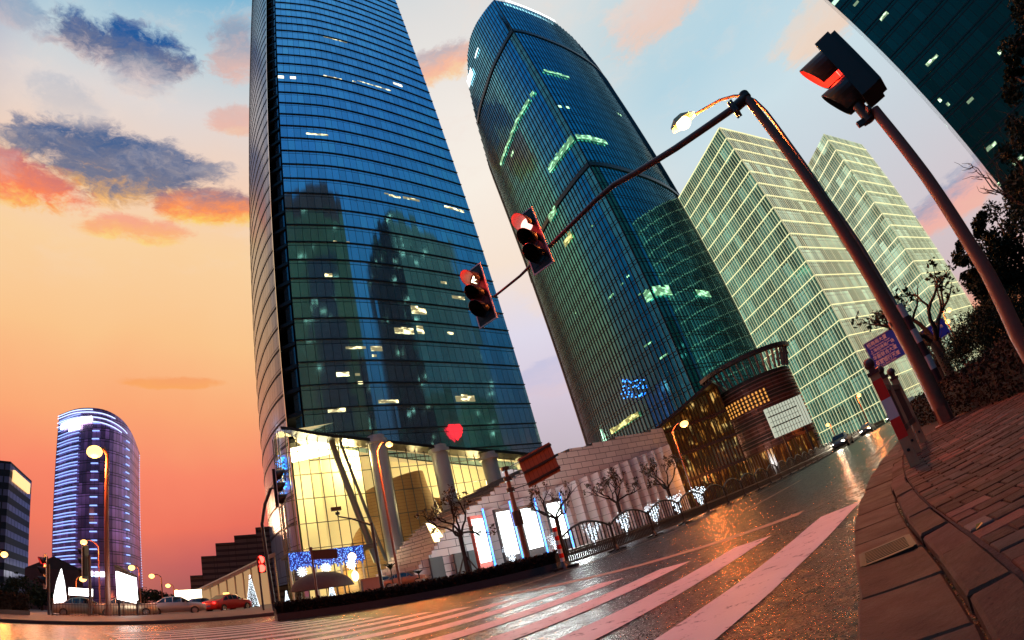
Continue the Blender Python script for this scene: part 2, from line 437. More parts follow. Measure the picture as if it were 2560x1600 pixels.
# ------------------------------------------------------------------ ground, road, markings
mb = MB(); mb.face([(-3000, -3000, -.06), (3000, -3000, -.06), (3000, 3000, -.06), (-3000, 3000, -.06)])
mb.build('ground', mat('ground_dust', (.09, .08, .075), .9, var=(.05, .3)), kind='structure')
def asphalt():
    m, t, p = newmat('asphalt')
    co = t.n('ShaderNodeTexCoord').outputs['Object']
    big = t.noise(co, .7, 4); mid = t.noise(co, 5, 4); fine = t.noise(co, 120, 2)
    v = t.n('ShaderNodeTexVoronoi'); v.inputs['Scale'].default_value = 62; t.l(co, v.inputs['Vector'])
    r_, g_, b_ = t.xyz(v.outputs['Color'])
    k = t.m('MULTIPLY', t.m('MULTIPLY_ADD', t.m('POWER', r_, 3.0), 3.2, .25), t.m('MULTIPLY_ADD', big, .9, .5))
    vc = t.n('ShaderNodeTexVoronoi', feature='DISTANCE_TO_EDGE'); vc.inputs['Scale'].default_value = .30
    t.l(t.vm('ADD', co, t.vm('SCALE', t.noise(co, 2.5, 5, col=True), scale=.8)), vc.inputs['Vector'])
    crack = t.m('LESS_THAN', vc.outputs[0], .011)
    k = t.m('MULTIPLY', k, t.m('MULTIPLY_ADD', crack, -.8, 1.0))
    c = t.vm('SCALE', t.cxyz(.016, .010, .010), scale=k); t.l(c, p.inputs['Base Color'])
    t.l(t.m('MULTIPLY_ADD', g_, .25, t.m('MULTIPLY_ADD', mid, -.55, .42), clamp=True), p.inputs['Roughness'])
    p.inputs['Specular IOR Level'].default_value = .20
    b = t.n('ShaderNodeBump'); b.inputs['Strength'].default_value = .5; b.inputs['Distance'].default_value = .015
    t.l(t.m('ADD', fine, t.m('MULTIPLY', v.outputs[0], -.8)), b.inputs['Height'])
    nr = t.vm('NORMALIZE', t.vm('ADD', b.outputs[0], t.vm('SCALE', t.vm('SUBTRACT', v.outputs['Color'], (.5, .5, .5)), scale=.26)))
    t.l(nr, p.inputs['Normal'])
    return m
M_asphalt = asphalt()
KERB = [(-6, -6.2), (-1.2, -1.3), (.2, .12), (1.24, 1.26), (2.07, 2.30), (2.74, 3.12), (4.17, 4.72), (6.6, 7.15), (10.5, 10.7), (20, 19.3), (45, 41.8), (110, 100), (220, 199)]
KS = smooth_pts(KERB, 10)
mb = MB()
far = [(-160, -160), (-160, 200), (140, 260)]
left = offs(KS, -.02)                    # asphalt runs up under the gutter
road_poly = [(p.x, p.y) for p in KS]+[(160, 260), (-170, 260), (-170, -60)]
mb.face([(p[0], p[1], 0) for p in road_poly], [(p[0], p[1]) for p in road_poly]).build('road', M_asphalt, kind='structure')

def worn(name, col):
    m, t, p = newmat(name); p.inputs['Specular IOR Level'].default_value = .2
    co = t.n('ShaderNodeTexCoord').outputs['Object']
    n = t.noise(co, 7, 6, .7); f = t.noise(co, 60, 3)
    wear = t.ss(t.m('ADD', n, t.m('MULTIPLY', f, .3)), .72, .84)
    c = t.mix(wear, tuple(c_ for c_ in col), (.07, .055, .05))
    c = t.mix(t.m('MULTIPLY', t.noise(co, 1.7, 4), .45), c, (.22, .17, .15)); t.l(c, p.inputs['Base Color'])
    t.l(t.m('MULTIPLY_ADD', n, .4, .28), p.inputs['Roughness'])
    b = t.n('ShaderNodeBump'); b.inputs['Strength'].default_value = .4; b.inputs['Distance'].default_value = .006
    t.l(f, b.inputs['Height']); t.l(b.outputs[0], p.inputs['Normal'])
    return m
M_mark = worn('road_paint', (.78, .66, .62))
ZU = Vector((.766, .643, 0)); ZV = Vector((-.643, .766, 0))
mb = MB()
for k in range(15):
    v0 = 1.24+.965*k; u1 = 5.95-.05*math.sin(k); u0 = 1.35
    if k == 0: u0 = -.8
    n = 14
    a = lambda u, v: ZU*u+ZV*v+Vector((0, 0, .004))
    jr = [random.uniform(-.008, .008) for _ in range(2*n+2)]
    for i in range(n):
        ua, ub = u0+(u1-u0)*i/n, u0+(u1-u0)*(i+1)/n
        mb.face([a(ua, v0+jr[i]), a(ub, v0+jr[i+1]), a(ub, v0+.43+jr[n+i+1]), a(ua, v0+.43+jr[n+i])])
mb.build('zebra_crossing', M_mark, kind='structure')
mb = MB()
for v0, u0, u1, w in ((8.35, 8.2, 120, .11), (5.0, 14, 20, .12), (5.0, 26, 32, .12), (5.0, 38, 44, .12), (5.0, 50, 56, .12), (1.75, 14, 120, .11)):
    mb.face([rd(u0, v0, .004), rd(u1, v0, .004), rd(u1, v0+w, .004), rd(u0, v0+w, .004)])
mb.face([rd(7.2, 2.0, .004), rd(7.55, 2.0, .004), rd(7.55, 8.0, .004), rd(7.2, 8.0, .004)])
mb.build('lane_marking', worn('yellowed_road_paint', (.4, .3, .2)), kind='structure')

# kerb and gutter stones, one by one along the line
def arc(L):
    S = [0]
    for i in range(len(L)-1): S.append(S[-1]+(L[i+1]-L[i]).length)
    return S
SA = arc(KS)
def kpt(s, off):
    s = max(0, min(SA[-1]-.001, s)); i = max(j for j in range(len(SA)) if SA[j] <= s); i = min(i, len(KS)-2)
    f = (s-SA[i])/(SA[i+1]-SA[i]); p = KS[i].lerp(KS[i+1], f)
    a = KS[max(i-1, 0)]; b = KS[min(i+2, len(KS)-1)]; t = (b-a); t.z = 0; t.normalize()
    return Vector((p.x+t.y*off, p.y-t.x*off, 0))
s_cam = min(range(len(KS)), key=lambda i: KS[i].length); s0 = SA[s_cam]
def stones(name, o0, o1, z0, z1, length, gap, end, M, tiltz, kind='structure', rnd=.006):
    mb = MB(); s = s0-1.0
    while s < s0+end:
        L = length*random.uniform(.85, 1.2); a, b = s, s+L-gap
        h = random.uniform(-rnd, rnd); tone = random.uniform(.75, 1.5); e = random.uniform(-.008, .008)
        ch = .011
        p = [kpt(a, o0+e), kpt(b, o0+e), kpt(b, o1+e), kpt(a, o1+e)]
        q = [kpt(a+ch, o0+ch+e), kpt(b-ch, o0+ch+e), kpt(b-ch, o1-ch+e), kpt(a+ch, o1-ch+e)]
        zt = [z1+h+tiltz*0, z1+h+random.uniform(-rnd, rnd), z1+h+tiltz, z1+h+tiltz]
        lo = [Vector((k.x, k.y, z0)) for k in p]; mid = [Vector((k.x, k.y, zz-ch)) for k, zz in zip(p, zt)]; up = [Vector((k.x, k.y, zz)) for k, zz in zip(q, zt)]
        c = (tone, tone*random.uniform(.92, 1.04), tone*random.uniform(.9, 1.05))
        P = lo+mid+up
        mb.idx(P, [(0, 1, 5, 4), (1, 2, 6, 5), (2, 3, 7, 6), (3, 0, 4, 7), (4, 5, 9, 8), (5, 6, 10, 9), (6, 7, 11, 10), (7, 4, 8, 11), (8, 9, 10, 11)], 0, False, c)
        s += L
    return mb.build(name, M, kind=kind)
def toned(name, col, rough, sc, amt, bump):
    m, t, p = newmat(name); p.inputs['Specular IOR Level'].default_value = .10
    co = t.n('ShaderNodeTexCoord').outputs['Object']
    vc = t.n('ShaderNodeVertexColor', layer_name='tone').outputs[0]
    k = t.m('MULTIPLY', t.m('MULTIPLY_ADD', t.noise(co, sc, 6, .7), 2*amt, 1-amt), t.m('MULTIPLY_ADD', t.noise(co, sc*.18, 3), .8, .6))
    c = t.vm('SCALE', t.vm('MULTIPLY', vc, t.cxyz(*col)), scale=k)
    spots = t.ss(t.noise(co, 38, 2), .68, .74)
    c = t.mix(t.m('MULTIPLY', spots, .6), c, tuple(x*.15 for x in col))
    t.l(c, p.inputs['Base Color'])
    t.l(t.m('MULTIPLY_ADD', t.noise(co, sc*.8, 4), .5, rough-.25, clamp=True), p.inputs['Roughness'])
    b = t.n('ShaderNodeBump'); b.inputs['Strength'].default_value = bump; b.inputs['Distance'].default_value = .01
    t.l(t.noise(co, sc*4, 6, .7), b.inputs['Height']); t.l(b.outputs[0], p.inputs['Normal'])
    return m
M_gut = toned('gutter_stone', (.062, .036, .028), .6, 6, .45, .9)
M_kerb = toned('kerb_stone', (.064, .036, .030), .65, 7, .45, 1.0)
M_brick = toned('paving_brick', (.066, .030, .026), .62, 9, .45, .9)
stones('gutter', -.33, -.008, -.06, .022, .62, .007, 34, M_gut, -.012)
stones('kerb', 0, .14, -.06, .060, .55, .008, 34, M_kerb, .004, rnd=.008)
mb = MB()
PP = [kpt(s0+34+i*8, 0) for i in range(24)]
mb.strip(PP, -.06, .058, 0, .14); mb.build('kerb_beyond', mat('far_kerb', (.16, .12, .11), .7), kind='structure')
mb = MB()                                # bedding under the bricks
bed = [kpt(s0-4+i*2, .135) for i in range(60)]
mb.face([(p.x, p.y, .052) for p in bed]+[(180, 60, .052), (60, -40, .052), (-6, -10, .052)])
mb.build('pavement_bedding', mat('mortar_sand', (.03, .017, .015), .95, var=(12, .4), bump=(40, .5)), kind='structure')
mb = MB()                                # paving bricks laid in rows square to the kerb
BW, BL = .15, .22
tdir = Vector((math.sin(R(44)), math.cos(R(44)), 0)); ndir = Vector((tdir.y, -tdir.x, 0))
for i in range(-6, 120):
    for j in range(0, 50):
        u = i*BW+.02; v = .150+BL/2+j*BL-(.5*BL if i % 2 else 0)
        half = i % 2 and j == 0
        if u > 11+.22*j: continue
        base = .060; tone = random.choice((.5, .6, .7, .8, .9, 1.0, 1.1, 1.25, 2.1)); g = .0045
        warm = random.uniform(.85, 1.2); grey_ = random.random() < .28
        if j in (22, 23): tone = .95; warm = .8
        h = random.uniform(-.004, .004); tx, ty = random.uniform(-.014, .014), random.uniform(-.014, .014)
        va, vb = (0.15 if half else v-BL/2), v+BL/2
        def q(du, vv, z):
            p_ = kpt(s0+u+du, vv); return Vector((p_.x, p_.y, z+h+tx*du+ty*(vv-v)))
        x = BW/2-g; a, b = va+g, vb-g; ch = .005
        lo = [q(-x, a, .02), q(x, a, .02), q(x, b, .02), q(-x, b, .02)]
        mi = [q(-x, a, base-ch), q(x, a, base-ch), q(x, b, base-ch), q(-x, b, base-ch)]
        x -= ch; a += ch; b -= ch
        up = [q(-x, a, base), q(x, a, base), q(x, b, base), q(-x, b, base)]
        mb.idx(lo+mi+up, [(3, 2, 6, 7), (2, 1, 5, 6), (1, 0, 4, 5), (0, 3, 7, 4), (7, 6, 10, 11), (6, 5, 9, 10), (5, 4, 8, 9), (4, 7, 11, 8), (8, 9, 10, 11)],
               0, False, (tone*warm, tone*(1.5 if grey_ else 1.0), tone*(1.6 if grey_ else .95)))
mb.build('pavement', M_brick, kind='structure')
mb = MB()                                # plaza in front of the far buildings
pl = [rd(-70, 17.5, .13), rd(-26, 19, .13), rd(-6, 19.2, .13), rd(200, 19.2, .13), rd(200, 160, .13), rd(-160, 160, .13)]
pl = [rd(14, 19.4, .13), rd(220, 19.4, .13), rd(220, 150, .13), rd(-80, 150, .13), rd(-62, 62, .13), rd(-20, 34, .13), rd(-2, 24, .13)]
mb.face(pl)
for i in range(len(pl)):
    a, b = pl[i], pl[(i+1) % len(pl)]; mb.face([(a.x, a.y, -.05), (b.x, b.y, -.05), b, a])
mb.build('plaza', mat('plaza_stone', (.12, .08, .07), .6, var=(1.2, .3), spec=.15), kind='structure')

# ------------------------------------------------------------------ tower one: convex blue curtain wall
def cast_plan(px, py, pts):              # where the sight line meets a vertical wall over a plan polyline
    d = ray(px, py)
    best = None; u = 0
    for i in range(len(pts)-1):
        a, b = pts[i], pts[i+1]; ex, ey = b[0]-a[0], b[1]-a[1]; L = math.hypot(ex, ey)
        det = d.x*(-ey)-d.y*(-ex)
        if abs(det) > 1e-9:
            t = (a[0]*(-ey)-a[1]*(-ex))/det; s = (d.x*a[1]-d.y*a[0])/det
            if t > 0 and -.001 <= s <= 1.001 and (best is None or t < best[0]): best = (t, u+s*L, EYE+d.z*t)
        u += L
    return best
def wall_pt(pts, u, out=0.0):
    acc = 0
    for i in range(len(pts)-1):
        a, b = pts[i], pts[i+1]; L = math.hypot(b[0]-a[0], b[1]-a[1])
        if u <= acc+L or i == len(pts)-2:
            f = (u-acc)/L; tx, ty = (b[0]-a[0])/L, (b[1]-a[1])/L
            return Vector((a[0]+(b[0]-a[0])*f+ty*out, a[1]+(b[1]-a[1])*f-tx*out, 0))
        acc += L
def lit_panes(mb, pts, items, mi=0, bay=1.5):   # items: (px, py, width m, height m): panes of a lit room, set in the wall
    for (px, py, w, h) in items:
        mb.cut(); r_ = cast_plan(px, py, pts); w, h = w*.75, h*.7
        if not r_: continue
        u, z = r_[1], r_[2]; n = max(1, round(w/bay))
        for k in range(n):
            ua = u-w/2+k*w/n; ub = ua+w/n-.06
            hh = h*random.uniform(.7, 1)
            a, b = wall_pt(pts, ua, .06), wall_pt(pts, ub, .06)
            mb.face([(a.x, a.y, z-h/2), (b.x, b.y, z-h/2), (b.x, b.y, z-h/2+hh), (a.x, a.y, z-h/2+hh)], mi=mi)
    return mb
FL = 4.2
T1F = smooth_pts([pol(-13.4, 84), pol(-9.5, 85), pol(-5.7, 86.7), pol(-1.3, 90.2), pol(3.7, 96), pol(8.0, 102.8), pol(10.9, 108.6)], 5)
T1S = smooth_pts([pol(-18.0, 128), pol(-18.25, 116), pol(-18.04, 106), pol(-17.27, 96), pol(-16.3, 89.5), pol(-15.35, 85.6)], 5)
M_t1 = facade_mat('blue_curtain_wall', (.50, .80, .98), 1.55, FL, .05, .03, lit=.004, litcol=(1, .85, .45), litstr=3, tilt=.010)
M_t1s = facade_mat('pale_side_curtain_wall', (.55, .58, .62), 1.55, FL, .05, .03, tilt=.015, rough=.22, metal=.35)
M_ledge = mat('dark_ledge', (.012, .016, .022), .4, .3)
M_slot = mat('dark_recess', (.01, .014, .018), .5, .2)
t1 = thing('office_tower', 'tallest blue glass tower with a convex front above the yellow lit lobby', 'office tower', pol(-2, 100))
TOP1 = 21+FL*62
mb = MB().wall(T1F, lambda i: 24-9.5*i/(len(T1F)-1), TOP1)
mb.build('front_facade', M_t1, t1)
mb = MB().wall(T1S, 3, TOP1); mb.build('side_facade', M_t1s, t1)
mb = MB()
for k in range(0, 62):
    z = 21+FL*k
    mb.strip(T1F, z-.08, z+.08, .24)
mb.build('floor_ledge', M_ledge, t1)
mb = MB()
for k in range(0, 62):
    z = 12+FL*k
    mb.strip(T1S, z-.10, z+.10, .10)
mb.build('side_ledge', M_ledge, t1)
# recessed dark slot between the two facades, with small balconies at each floor
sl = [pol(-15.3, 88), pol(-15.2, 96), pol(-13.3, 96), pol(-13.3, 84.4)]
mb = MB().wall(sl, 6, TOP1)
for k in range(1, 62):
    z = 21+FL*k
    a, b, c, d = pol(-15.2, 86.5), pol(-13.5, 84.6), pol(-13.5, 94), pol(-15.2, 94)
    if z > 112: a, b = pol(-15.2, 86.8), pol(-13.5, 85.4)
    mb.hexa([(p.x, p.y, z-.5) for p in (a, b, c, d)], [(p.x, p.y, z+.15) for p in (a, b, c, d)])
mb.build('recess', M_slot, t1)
mb = MB()
for k in range(1, 62):
    z = 21+FL*k; a, b = pol(-14.3, 86.2), pol(-13.6, 85.0)
    mb.wall([a, b], z+.3, z+3.6)
mb.build('recess_glazing', mat('recess_glass', (.10, .22, .30), .1, .8), t1)
mb = MB().face([(p.x, p.y, TOP1) for p in T1F]+[(p.x, p.y, TOP1) for p in T1S]); mb.build('roof', M_ledge, t1)
k_ = 650/2184
Q = lambda x, y: (600+x*k_, 150+y*k_)
Q3 = lambda x, y: (550+x*.43, 500+y*.43)
Q2 = lambda x, y: (550+x*.37037, y*.37037)
mb = MB()
lit_panes(mb, T1F, [(*Q(650, 622), 7, .9), (*Q(780, 145), 7, .5), (*Q(1130, 215), 14, .5), (*Q(960, 180), 1.5, .6), (*Q(1300, 1145), 4, .9), (*Q(1440, 1168), 6, .9),
                    (*Q(1230, 1122), 1.5, .6), (*Q(1800, 1250), 8, 1.2), (*Q2(780, 268), 10, .5)])
lit_panes(mb, T1F, [(*Q3(670, 240), 1.0, .6), (*Q3(745, 245), 1.0, .6), (*Q3(632, 435), 2.0, 1.2), (*Q3(1300, 480), 2, .8), (*Q3(1155, 640), 4.5, 2.6), (*Q3(1385, 565), 4.5, 1.4),
                    (*Q3(1070, 755), 5.5, 2.4), (*Q3(1165, 755), 2, 2.4), (*Q3(1340, 775), 2, .8), (*Q3(790, 857), 5, .8), (*Q3(910, 862), 3, 1.6), (*Q3(898, 903), 1.2, .8),
                    (*Q3(715, 1012), 3, 1.2), (*Q3(800, 1012), 1.2, .9), (*Q3(817, 1062), 1.2, .8), (*Q3(1425, 1150), 6, 2.2), (*Q3(680, 1222), 4, 1.0), (*Q3(980, 1170), 5, .9)])
mb.build_each('lit_window', room_light('warm_room_light', (1, .84, .42), 3.4), t1)
# red heart made of LED dots, low on the front
hc = cast_plan(1135, 1083, T1F)
mb = MB(); hu, hz = hc[1], hc[2]
for i in range(-9, 10):
    for j in range(-9, 10):
        x, y = i/7.2, (j+1)/7.2
        if (x*x+y*y-1)**3-x*x*y**3 <= 0:
            p = wall_pt(T1F, hu+i*.19, .5); q = wall_pt(T1F, hu+i*.19+.175, .5)
            mb.face([(p.x, p.y, hz+j*.19), (q.x, q.y, hz+j*.19), (q.x, q.y, hz+j*.19+.175), (p.x, p.y, hz+j*.19+.175)])
mb.build('heart_sign', emis('red_led', (1, .02, .03), 2.2), t1)
mb = MB()
r_ = cast_plan(700, 1090, T1S) or (0, 30, 20)
W_ = []
for k in range(46):
    p = wall_pt(T1S, r_[1]-2.5+4.5*(k/46)+random.uniform(-.3, .3), .4); W_.append(Vector((p.x, p.y, 20.5+2.6*math.sin(k*1.9)+random.uniform(-.5, .5))))
    mb.box(W_[-1], (.3, .3, .16))
mb.tube(W_, .03, 4, mi=1)
mb.build('blue_light_string', [M_neon, M_black], t1)

# ------------------------------------------------------------------ lobby of tower one
def lobby():
    G = smooth_pts([pol(-16.9, 86), pol(-15.9, 80.6), pol(-12.5, 80.5), pol(-6, 83.5), pol(0, 88), pol(6, 95), pol(10.5, 102.5)], 5)
    N = len(G)-1
    top = lambda i: 25.5-9.0*(max(0, i/N-.12)/.88)
    lb = thing('glass_lobby', 'yellow lit glass lobby with round columns at the foot of the blue tower', 'lobby', pol(-6, 84))
    # glass skin: clear with a weak reflection
    m, t, p = newmat('lobby_glass'); t.nt.nodes.remove(p)
    tr = t.n('ShaderNodeBsdfTransparent'); tr.inputs[0].default_value = (.96, .95, .86, 1); gl = t.n('ShaderNodeBsdfGlossy'); gl.inputs['Roughness'].default_value = .03
    fr = t.n('ShaderNodeFresnel'); fr.inputs[0].default_value = 1.35; mx = t.n('ShaderNodeMixShader')
    t.l(fr.outputs[0], mx.inputs[0]); t.l(tr.outputs[0], mx.inputs[1]); t.l(gl.outputs[0], mx.inputs[2])
    t.l(mx.outputs[0], [n for n in t.nt.nodes if n.type == 'OUTPUT_MATERIAL'][0].inputs[0])
    MB().wall(G, .2, top).build('glass_skin', m, lb)
    mb = MB(); go = offs(G, .12)
    Lg = arc([Vector((p_.x, p_.y, 0)) for p_ in G])
    nb = 34
    for k in range(nb+1):
        u = Lg[-1]*k/nb; p_ = wall_pt(G, u, .12); zt = top(N*k/nb)
        mb.bar((p_.x, p_.y, .2), (p_.x, p_.y, zt), .10, .14)
    for z in (3.6, 7.2, 10.8, 14.4, 18, 21.6):
        for i in range(N):
            if top(i+1) > z: mb.bar((go[i].x, go[i].y, z), (go[i+1].x, go[i+1].y, z), .14, .10)
    mb.build('glazing_bars', mat('glazing_steel', (.16, .15, .11), .4, .5), lb)
    inner = offs(G, -13.0)
    m = mat('lobby_wall_cream', (.72, .64, .42), .7, var=(.12, .12), emit=((1, .80, .38), .35))  # wall glows by itself, standing in for interior light
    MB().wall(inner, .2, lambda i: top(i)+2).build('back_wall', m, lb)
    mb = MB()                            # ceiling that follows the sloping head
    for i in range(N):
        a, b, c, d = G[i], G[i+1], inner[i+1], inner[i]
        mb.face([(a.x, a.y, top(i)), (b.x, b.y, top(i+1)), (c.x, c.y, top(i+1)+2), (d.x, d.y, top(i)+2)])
    mb.build('ceiling', mat('lobby_ceiling', (.7, .64, .48), .6, emit=((1, .82, .45), .30)), lb)  # ceiling emits a little too, as if lit from inside
    # canopy edge, a dark wedge over the glass
    mb = MB(); g2 = offs(G, 2.2); g0 = offs(G, -1)
    for i in range(6, N):
        a, b, c, d = g2[i], g2[i+1], g0[i+1], g0[i]; z, z2 = top(i), top(i+1)
        mb.hexa([(a.x, a.y, z), (b.x, b.y, z2), (c.x, c.y, z2), (d.x, d.y, z)], [(a.x, a.y, z+.5), (b.x, b.y, z2+.5), (c.x, c.y, z2+1.2), (d.x, d.y, z+1.2)])
    mb.build('canopy', mat('canopy_metal', (.03, .032, .03), .35, .5), lb)
    # great tan shell of the hall inside
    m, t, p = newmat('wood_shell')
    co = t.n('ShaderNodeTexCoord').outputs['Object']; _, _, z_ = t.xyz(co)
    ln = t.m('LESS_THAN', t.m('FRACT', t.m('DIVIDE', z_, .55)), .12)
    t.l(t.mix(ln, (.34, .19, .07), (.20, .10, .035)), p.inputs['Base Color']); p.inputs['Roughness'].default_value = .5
    p.inputs['Emission Color'].default_value = (1, .5, .16, 1); p.inputs['Emission Strength'].default_value = .06  # faint warm glow of its own, added as hall light on the wood
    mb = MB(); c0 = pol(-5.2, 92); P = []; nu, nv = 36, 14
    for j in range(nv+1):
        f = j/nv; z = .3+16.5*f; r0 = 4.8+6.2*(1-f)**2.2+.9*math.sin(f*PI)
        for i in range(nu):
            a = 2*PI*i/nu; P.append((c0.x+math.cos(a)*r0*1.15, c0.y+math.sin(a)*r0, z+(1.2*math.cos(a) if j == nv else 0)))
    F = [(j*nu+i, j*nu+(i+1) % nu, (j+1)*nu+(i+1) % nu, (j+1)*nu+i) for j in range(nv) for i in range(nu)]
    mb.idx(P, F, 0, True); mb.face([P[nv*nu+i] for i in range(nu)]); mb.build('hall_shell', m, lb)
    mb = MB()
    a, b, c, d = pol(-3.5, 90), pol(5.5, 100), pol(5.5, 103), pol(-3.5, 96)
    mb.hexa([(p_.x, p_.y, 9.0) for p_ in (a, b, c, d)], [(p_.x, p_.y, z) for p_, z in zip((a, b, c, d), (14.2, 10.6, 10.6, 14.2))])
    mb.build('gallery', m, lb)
    mb = MB(); a, b = pol(-3.4, 89.9), pol(5.4, 99.8); mb.bar((a.x, a.y, 9.6), (b.x, b.y, 9.6), .25, .12); mb.build('gallery_light', emis('warm_strip', (1, .75, .35), 5), lb)
    for az, d in ((-6.0, 82.2), (.3, 86.6), (5.2, 92.5), (8.6, 98.5)):
        p_ = pol(az, d); f = (az+17)/27.5; zt = 25.5-9*max(0, f-.12)/.88
        MB().tube([(p_.x, p_.y, .2), (p_.x, p_.y, zt+.3)], 1.35, 24).tube([(p_.x, p_.y, zt-.9), (p_.x, p_.y, zt-.3)], 1.7, 24).build('column', mat('pale_column', (.44, .47, .46), .35, .1, var=(.3, .1)), lb)
    for (x0, x1) in ((-12.2, -8.9), (-11.8, -8.5)):   # raking struts
        a, b = at_d(826, 1100, 80.9), at_d(942, 1405, 80.9)
        o_ = Vector((0 if x0 == -12.2 else 1.3, .4, 0))
        MB().tube([a+o_, b+o_], .5 if x0 == -12.2 else .24, 10).build('strut', mat('strut_steel', (.22, .25, .2), .4, .3), lb)
    p_ = at_d(775, 1128, 83.5)
    MB().box((p_.x, p_.y, p_.z), (6.5, .3, 2.2), R(-12)).build('floodlight', emis('flood_panel', (1, .88, .5), 14), lb)
    for i, (az, d, z, e) in enumerate(((-14, 86, 19, 6300), (-9.5, 87, 21, 7800), (-2.5, 91, 17, 6900), (3.5, 98, 14, 5700), (-12, 86, 4, 1500), (-5, 86, 3.5, 900), (0, 92, 5, 1500))):
        light('POINT', 'lobby_light', pol(az, d, z), e, (1, .78, .36), lb, size=1.2)
lobby()
# entrance canopy with the blue light curtain
def entrance():
    th = thing('entrance_canopy', 'blue glittering light curtain hung on the entrance canopy with white stars', 'canopy', at_d(860, 1480, 70))
    a, b = at_d(727, 1434, 70), at_d(913, 1406, 72)
    d_ = (b-a); d_.z = 0; d_.normalize(); nn = Vector((d_.y, -d_.x, 0))
    z0, z1 = 4.0, 5.9
    mb = MB(); back = -nn*7
    mb.hexa([(p.x, p.y, z1-.15) for p in (a, b+d_*2, b+d_*2+back, a+back)], [(p.x, p.y, z1+.25) for p in (a, b+d_*2, b+d_*2+back, a+back)])
    mb.build('canopy_slab', mat('canopy_dark', (.05, .04, .045), .5), th)
    m, t, p = newmat('light_curtain')
    co = t.n('ShaderNodeTexCoord').outputs['Object']
    v = t.n('ShaderNodeTexVoronoi'); v.inputs['Scale'].default_value = 5.5; t.l(co, v.inputs['Vector'])
    s_ = t.ss(v.outputs[0], .55, .1)
    t.l(t.mix(s_, (.0, .02, .5), (.15, .4, 1)), p.inputs['Emission Color']); t.l(t.m('MULTIPLY_ADD', s_, 3.2, .35), p.inputs['Emission Strength']); p.inputs['Base Color'].default_value = (.01, .01, .05, 1)
    mb = MB(); n = 70
    for i in range(n):
        p0 = a.lerp(b, i/n)+nn*.06; p1 = a.lerp(b, (i+.92)/n)+nn*.06; zb = z0+random.uniform(-.25, .35)
        mb.hexa([(p0.x, p0.y, zb), (p1.x, p1.y, zb), (p1.x+nn.x*-.05, p1.y-nn.y*.05, zb), (p0.x-nn.x*.05, p0.y-nn.y*.05, zb)],
                [(p0.x, p0.y, z1+.2), (p1.x, p1.y, z1+.2), (p1.x+nn.x*-.05, p1.y-nn.y*.05, z1+.2), (p0.x-nn.x*.05, p0.y-nn.y*.05, z1+.2)])
    mb.build('light_curtain', m, th)
    for px, py in ((755, 1430), (815, 1420), (878, 1411)):
        c = at_d(px, py, 69.5); mb = MB()
        for k in range(6):
            an = PI*k/6; mb.bar(c-Vector((math.cos(an)*d_.x, math.cos(an)*d_.y, math.sin(an)))*.62, c+Vector((math.cos(an)*d_.x, math.cos(an)*d_.y, math.sin(an)))*.62, .16, .08)
        mb.build('star', M_led, th)
    for f in (.02, .35, .7, 1.0):
        p = a.lerp(b, f)-nn*1.2; MB().tube([(p.x, p.y, .1), (p.x, p.y, z1)], .16, 10).build('post', mat('cream_post', (.5, .42, .25), .4), th)
    light('POINT', 'curtain_light', (a+b)/2+nn*1.5+Vector((0, 0, 0)), 250, (.15, .3, 1), th, size=1)
    # glowing globe fittings near the doors
    g = thing('globe_lamp', 'bright yellow globe lamps hanging by the hotel doors below the blue curtain', 'lamp', at_d(880, 1440, 69))
    c = at_d(880, 1392, 69); MB().sphere(c, .5, 14, 10).build('globe', M_lamp_w, g)
    c2 = at_d(888, 1440, 69); MB().sphere(c2, .42, 14, 10, sz=(1, 1, 1.5)).tube([c, c2], .06, 6).build('lower_globe', M_lamp_w, g)
    light('POINT', 'globe_light', at_d(884, 1420, 66.5), 700, (1, .75, .35), g, size=.6)
entrance()

# ------------------------------------------------------------------ tower two: lens-shaped, finned
T2L = smooth_pts([pol(15.3, 178), pol(15.5, 168), pol(16.9, 156), pol(19.5, 144.6), pol(21.6, 137.5), pol(23.8, 132.3), pol(25.6, 128.8), pol(27.45, 126)], 5)
T2R = smooth_pts([pol(27.45, 126), pol(29.0, 130), pol(31.1, 138), pol(33.2, 149), pol(34.6, 161), pol(35.1, 172), pol(35.1, 184)], 5)
H2 = 184
TOPL = [(15.0, 136), (15.55, 148), (16.0, 160), (17.0, 174), (18.8, 183.5), (20.5, 185.5), (22.9, 184.5), (25.7, 182), (28, 180), (32, 181), (33.8, 181), (34.6, 177), (35.1, 168), (35.6, 160)]
def top2(p):
    A = math.degrees(math.atan2(p[0], p[1])); return float(np.interp(A, [k[0] for k in TOPL], [k[1] for k in TOPL]))
t2 = thing('office_tower', 'teal ribbed tower with a rounded bullet top and green lit floors beside the blue tower', 'office tower', pol(25, 150))
M_t2 = facade_mat('teal_curtain_wall', (.09, .52, .68), 1.45, 4.2, .04, .05, lit=.004, litcol=(.55, 1, .5), litstr=2.0, tilt=.008)
M_fin = mat('dark_fin', (.03, .06, .075), .4, .4)
for nm, T in (('left_facade', T2L), ('right_facade', T2R)):
    MB().wall(T, 0, lambda i: top2(T[i])).build(nm, M_t2, t2)
    mb = MB(); tot = arc([Vector((p.x, p.y, 0)) for p in T])[-1]; k = 0; step = 1.45
    while k*step < tot:
        p, q = wall_pt(T, k*step, 0), wall_pt(T, k*step, .16); mb.bar((q.x, q.y, 0), (q.x, q.y, top2(p)-.2), .14, .2); k += 1
    mb.build('fin', M_fin, t2)
mb = MB(); arch = lambda i, n: 1
for z in (158.0, 91.0):                  # dark service floors that arch up to the corner
    for T, rev in ((T2L, 0), (T2R, 1)):
        mb.cut().strip([p for p in T if top2(p) > z+1.5], z-.7, z+.7, .4)
mb.build_each('service_band', mat('service_band_metal', (.045, .075, .09), .35, .5), t2)
mb = MB(); ring = list(T2L)+list(T2R[1:]); cen = sum(ring, Vector())/len(ring)
